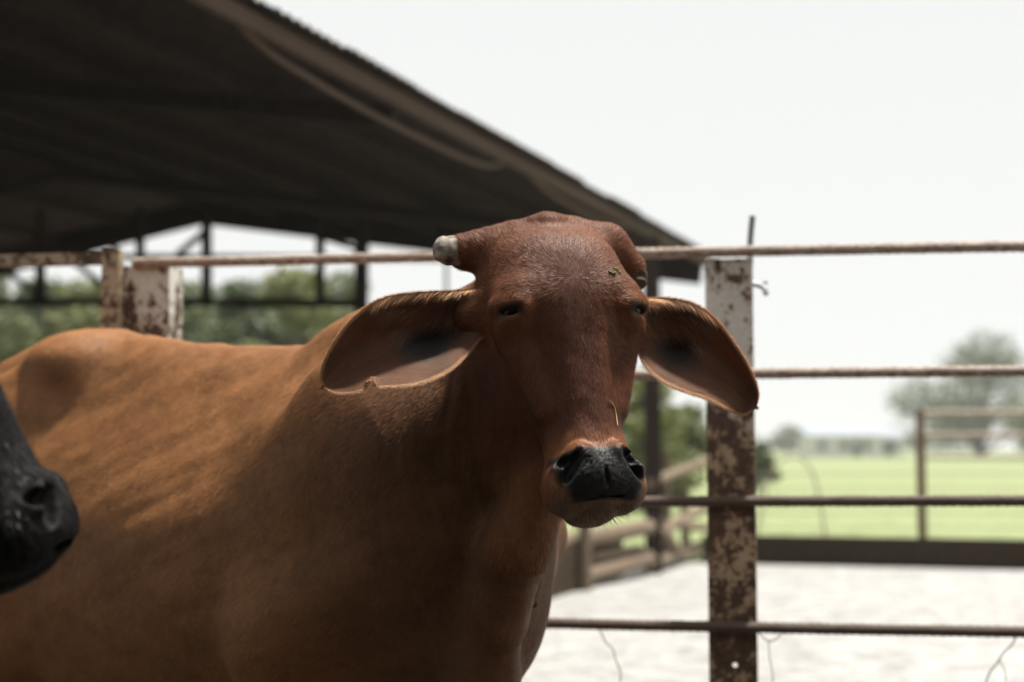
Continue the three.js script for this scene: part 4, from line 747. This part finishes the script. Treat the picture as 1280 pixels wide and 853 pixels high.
  // lashes and whiskers
  for (const s of [-1, 1]) for (let k = 0; k < 60; k++) { const q = rr(0, 1), p = BH.at(s * mix(8.9, 12.0, q), 0.6 + 0.1 * Math.sin(q * 3), mix(6.7, 4.6, q)), d = BH.dir(s * rr(0.3, 0.8), rr(-0.7, -0.2), rr(0.5, 1)); blade(p, BH.u, d, rr(0.012, 0.02), 0.0009, 0.1, [0.02, 0.011, 0.007], 0); }
  for (let k = 0; k < 260; k++) { const q = rr(-1, 1), p = BH.at(q * 5.6, -34.2 - (1 - q * q) * rr(0.5, 2.4), rr(-1, 4.4)), d = BH.dir(q * 0.7 + rr(-0.3, 0.3), -1, rr(0, 0.7)); blade(p, BH.n, d, rr(0.006, 0.026), 0.0006, 0.1, [0.3, 0.19, 0.11], 0); }
  const finish = (mat, cow) => {
  const g = new THREE.BufferGeometry(); g.setAttribute('position', new THREE.Float32BufferAttribute(pos, 3)); g.setAttribute('normal', new THREE.Float32BufferAttribute(nor, 3)); g.setAttribute('color', new THREE.Float32BufferAttribute(col, 3)); g.setIndex(new THREE.BufferAttribute(new Uint32Array(idx), 1));
  mesh('coat', g, mat, cow).userData.kind = 'stuff'; pos.length = nor.length = col.length = idx.length = 0; };
  finish(std('short_hair', { vertexColors: true, roughness: 0.5, specularIntensity: 0.22 }), brownCow);
  // fringe along the rims of the ears, coloured pale for their glow, thin enough for the sun to shine through
  for (const E of [L, R]) for (let k = 0; k < 7000; k++) {
    const low = rnd() < 0.5, tip = rnd() < 0.12, NB = 41, ia = tip ? 71 : Math.floor(Math.pow(rnd(), 0.8) * 71), jb = tip ? Math.floor(rnd() * 40) : low ? 40 : 0, i = ((rnd() < 0.5 ? 0 : 73 * NB) + ia * NB + jb) * 3, q = i + NB * 3, o = (i / 3 - jb + (low ? 20 : 20)) * 3, r = rnd();
    const p = V(mix(E.pos[i], E.pos[q], r), mix(E.pos[i + 1], E.pos[q + 1], r), mix(E.pos[i + 2], E.pos[q + 2], r)), along = V(E.pos[q] - E.pos[i], E.pos[q + 1] - E.pos[i + 1], E.pos[q + 2] - E.pos[i + 2]).normalize(), d = V(p.x - E.pos[o], p.y - E.pos[o + 1], p.z - E.pos[o + 2]).normalize();
    if (tip) d.copy(along); d.addScaledVector(along, rr(0.2, 0.9)); d.x += rr(-0.35, 0.35); d.y += rr(-0.35, 0.35); d.z += rr(-0.35, 0.35); d.normalize();
    n.set(rr(-1, 1), rr(-0.2, 1), rr(-1, 1)); n.addScaledVector(d, -n.dot(d)).normalize(); const tone = rr(0.7, 1.3); blade(p, n, d, rr(0.003, 0.0075), 0.0006, 0.05, [0.62 * tone, 0.38 * tone, 0.22 * tone], 0);
  }
  finish(std('ear_fringe_hair', { vertexColors: true, roughness: 0.9, specularIntensity: 0.4, transmission: 0.45 }), brownCow);
  { // the black cow's muzzle and cheeks, with whiskers
    const { f, h, cow } = blackHair, T2 = f.idx.length / 3;
    for (let k = 0; k < 60000; k++) {
      const t = Math.floor(rnd() * T2), i = f.idx[t * 3] * 3, p = V(f.pos[i] + rr(-0.002, 0.002), f.pos[i + 1] + rr(-0.002, 0.002), f.pos[i + 2] + rr(-0.002, 0.002)), [s, u, q] = h.loc(p.x, p.y, p.z);
      n.set(f.nor[i], f.nor[i + 1], f.nor[i + 2]); if (f.slot(i / 3)) continue;
      const d = h.dir(s * 0.03 + rr(-0.2, 0.2), -1 + rr(-0.2, 0.2), rr(-0.2, 0.2)); d.addScaledVector(n, -d.dot(n)).normalize(); const tone = rr(0.8, 2.2); blade(p, n, d, rr(0.006, 0.012), 0.0007, rr(0.05, 0.25), [0.008 * tone, 0.0072 * tone, 0.007 * tone], rr(-1, 1));
    }
    for (let k = 0; k < 90; k++) { const q = rr(-1, 1), p = h.at(q * 4.6, -33.6 - (1 - q * q) * rr(0.5, 2.2), rr(-2, 4.5)), d = h.dir(q + rr(-0.3, 0.3), -0.8, rr(0, 1)); blade(p, h.n, d, rr(0.01, 0.03), 0.0006, 0.1, [0.05, 0.045, 0.04], 0); }
    finish(std('black_hair', { vertexColors: true, roughness: 0.45, specularIntensity: 0.4 }), cow);
  }
}
{ // bits of plant stuck on the cow's face
  const skin = (px, py, out = 0.0015) => { const d = P(px, py, 1).sub(camera.position).normalize(), p = camera.position.clone().addScaledVector(d, 1.7); for (let i = 0; i < 200; i++) { const v = cowSolid.value(p.x, p.y, p.z); if (v < out) break; p.addScaledVector(d, Math.max(0.0005, v * 0.6)); } return p; };
  const strawMat = std('dry_straw', { color: rgb(0.42, 0.3, 0.13), roughness: 0.7 }), leafMat = std('chewed_leaf', { color: rgb(0.12, 0.17, 0.04), roughness: 0.8 });
  tag(mesh('straw', new THREE.TubeGeometry(new THREE.CatmullRomCurve3([skin(761, 500, 0.004), skin(767, 507), skin(770, 518), skin(772, 532, 0.003)]), 16, 0.0011, 5), strawMat), 'short dry straw stuck on the bridge of the brown nose', 'straw');
  const gs = []; for (const [x, y, r] of [[763, 340, 0.003], [767, 342, 0.0042], [771, 338, 0.0038], [775, 341, 0.003], [769, 336, 0.0028]]) { const g = new THREE.IcosahedronGeometry(r, 1); g.scale(1.4, 0.6, 0.8); g.rotateZ(x); const p = skin(x, y, 0.001); g.translate(p.x, p.y, p.z); gs.push(g); }
  tag(mesh('leaf_crumb', mergeGeometries(gs), leafMat), 'tiny green leaf crumb on the forehead of the brown cow', 'leaf');
}
renderer.render(scene, camera);
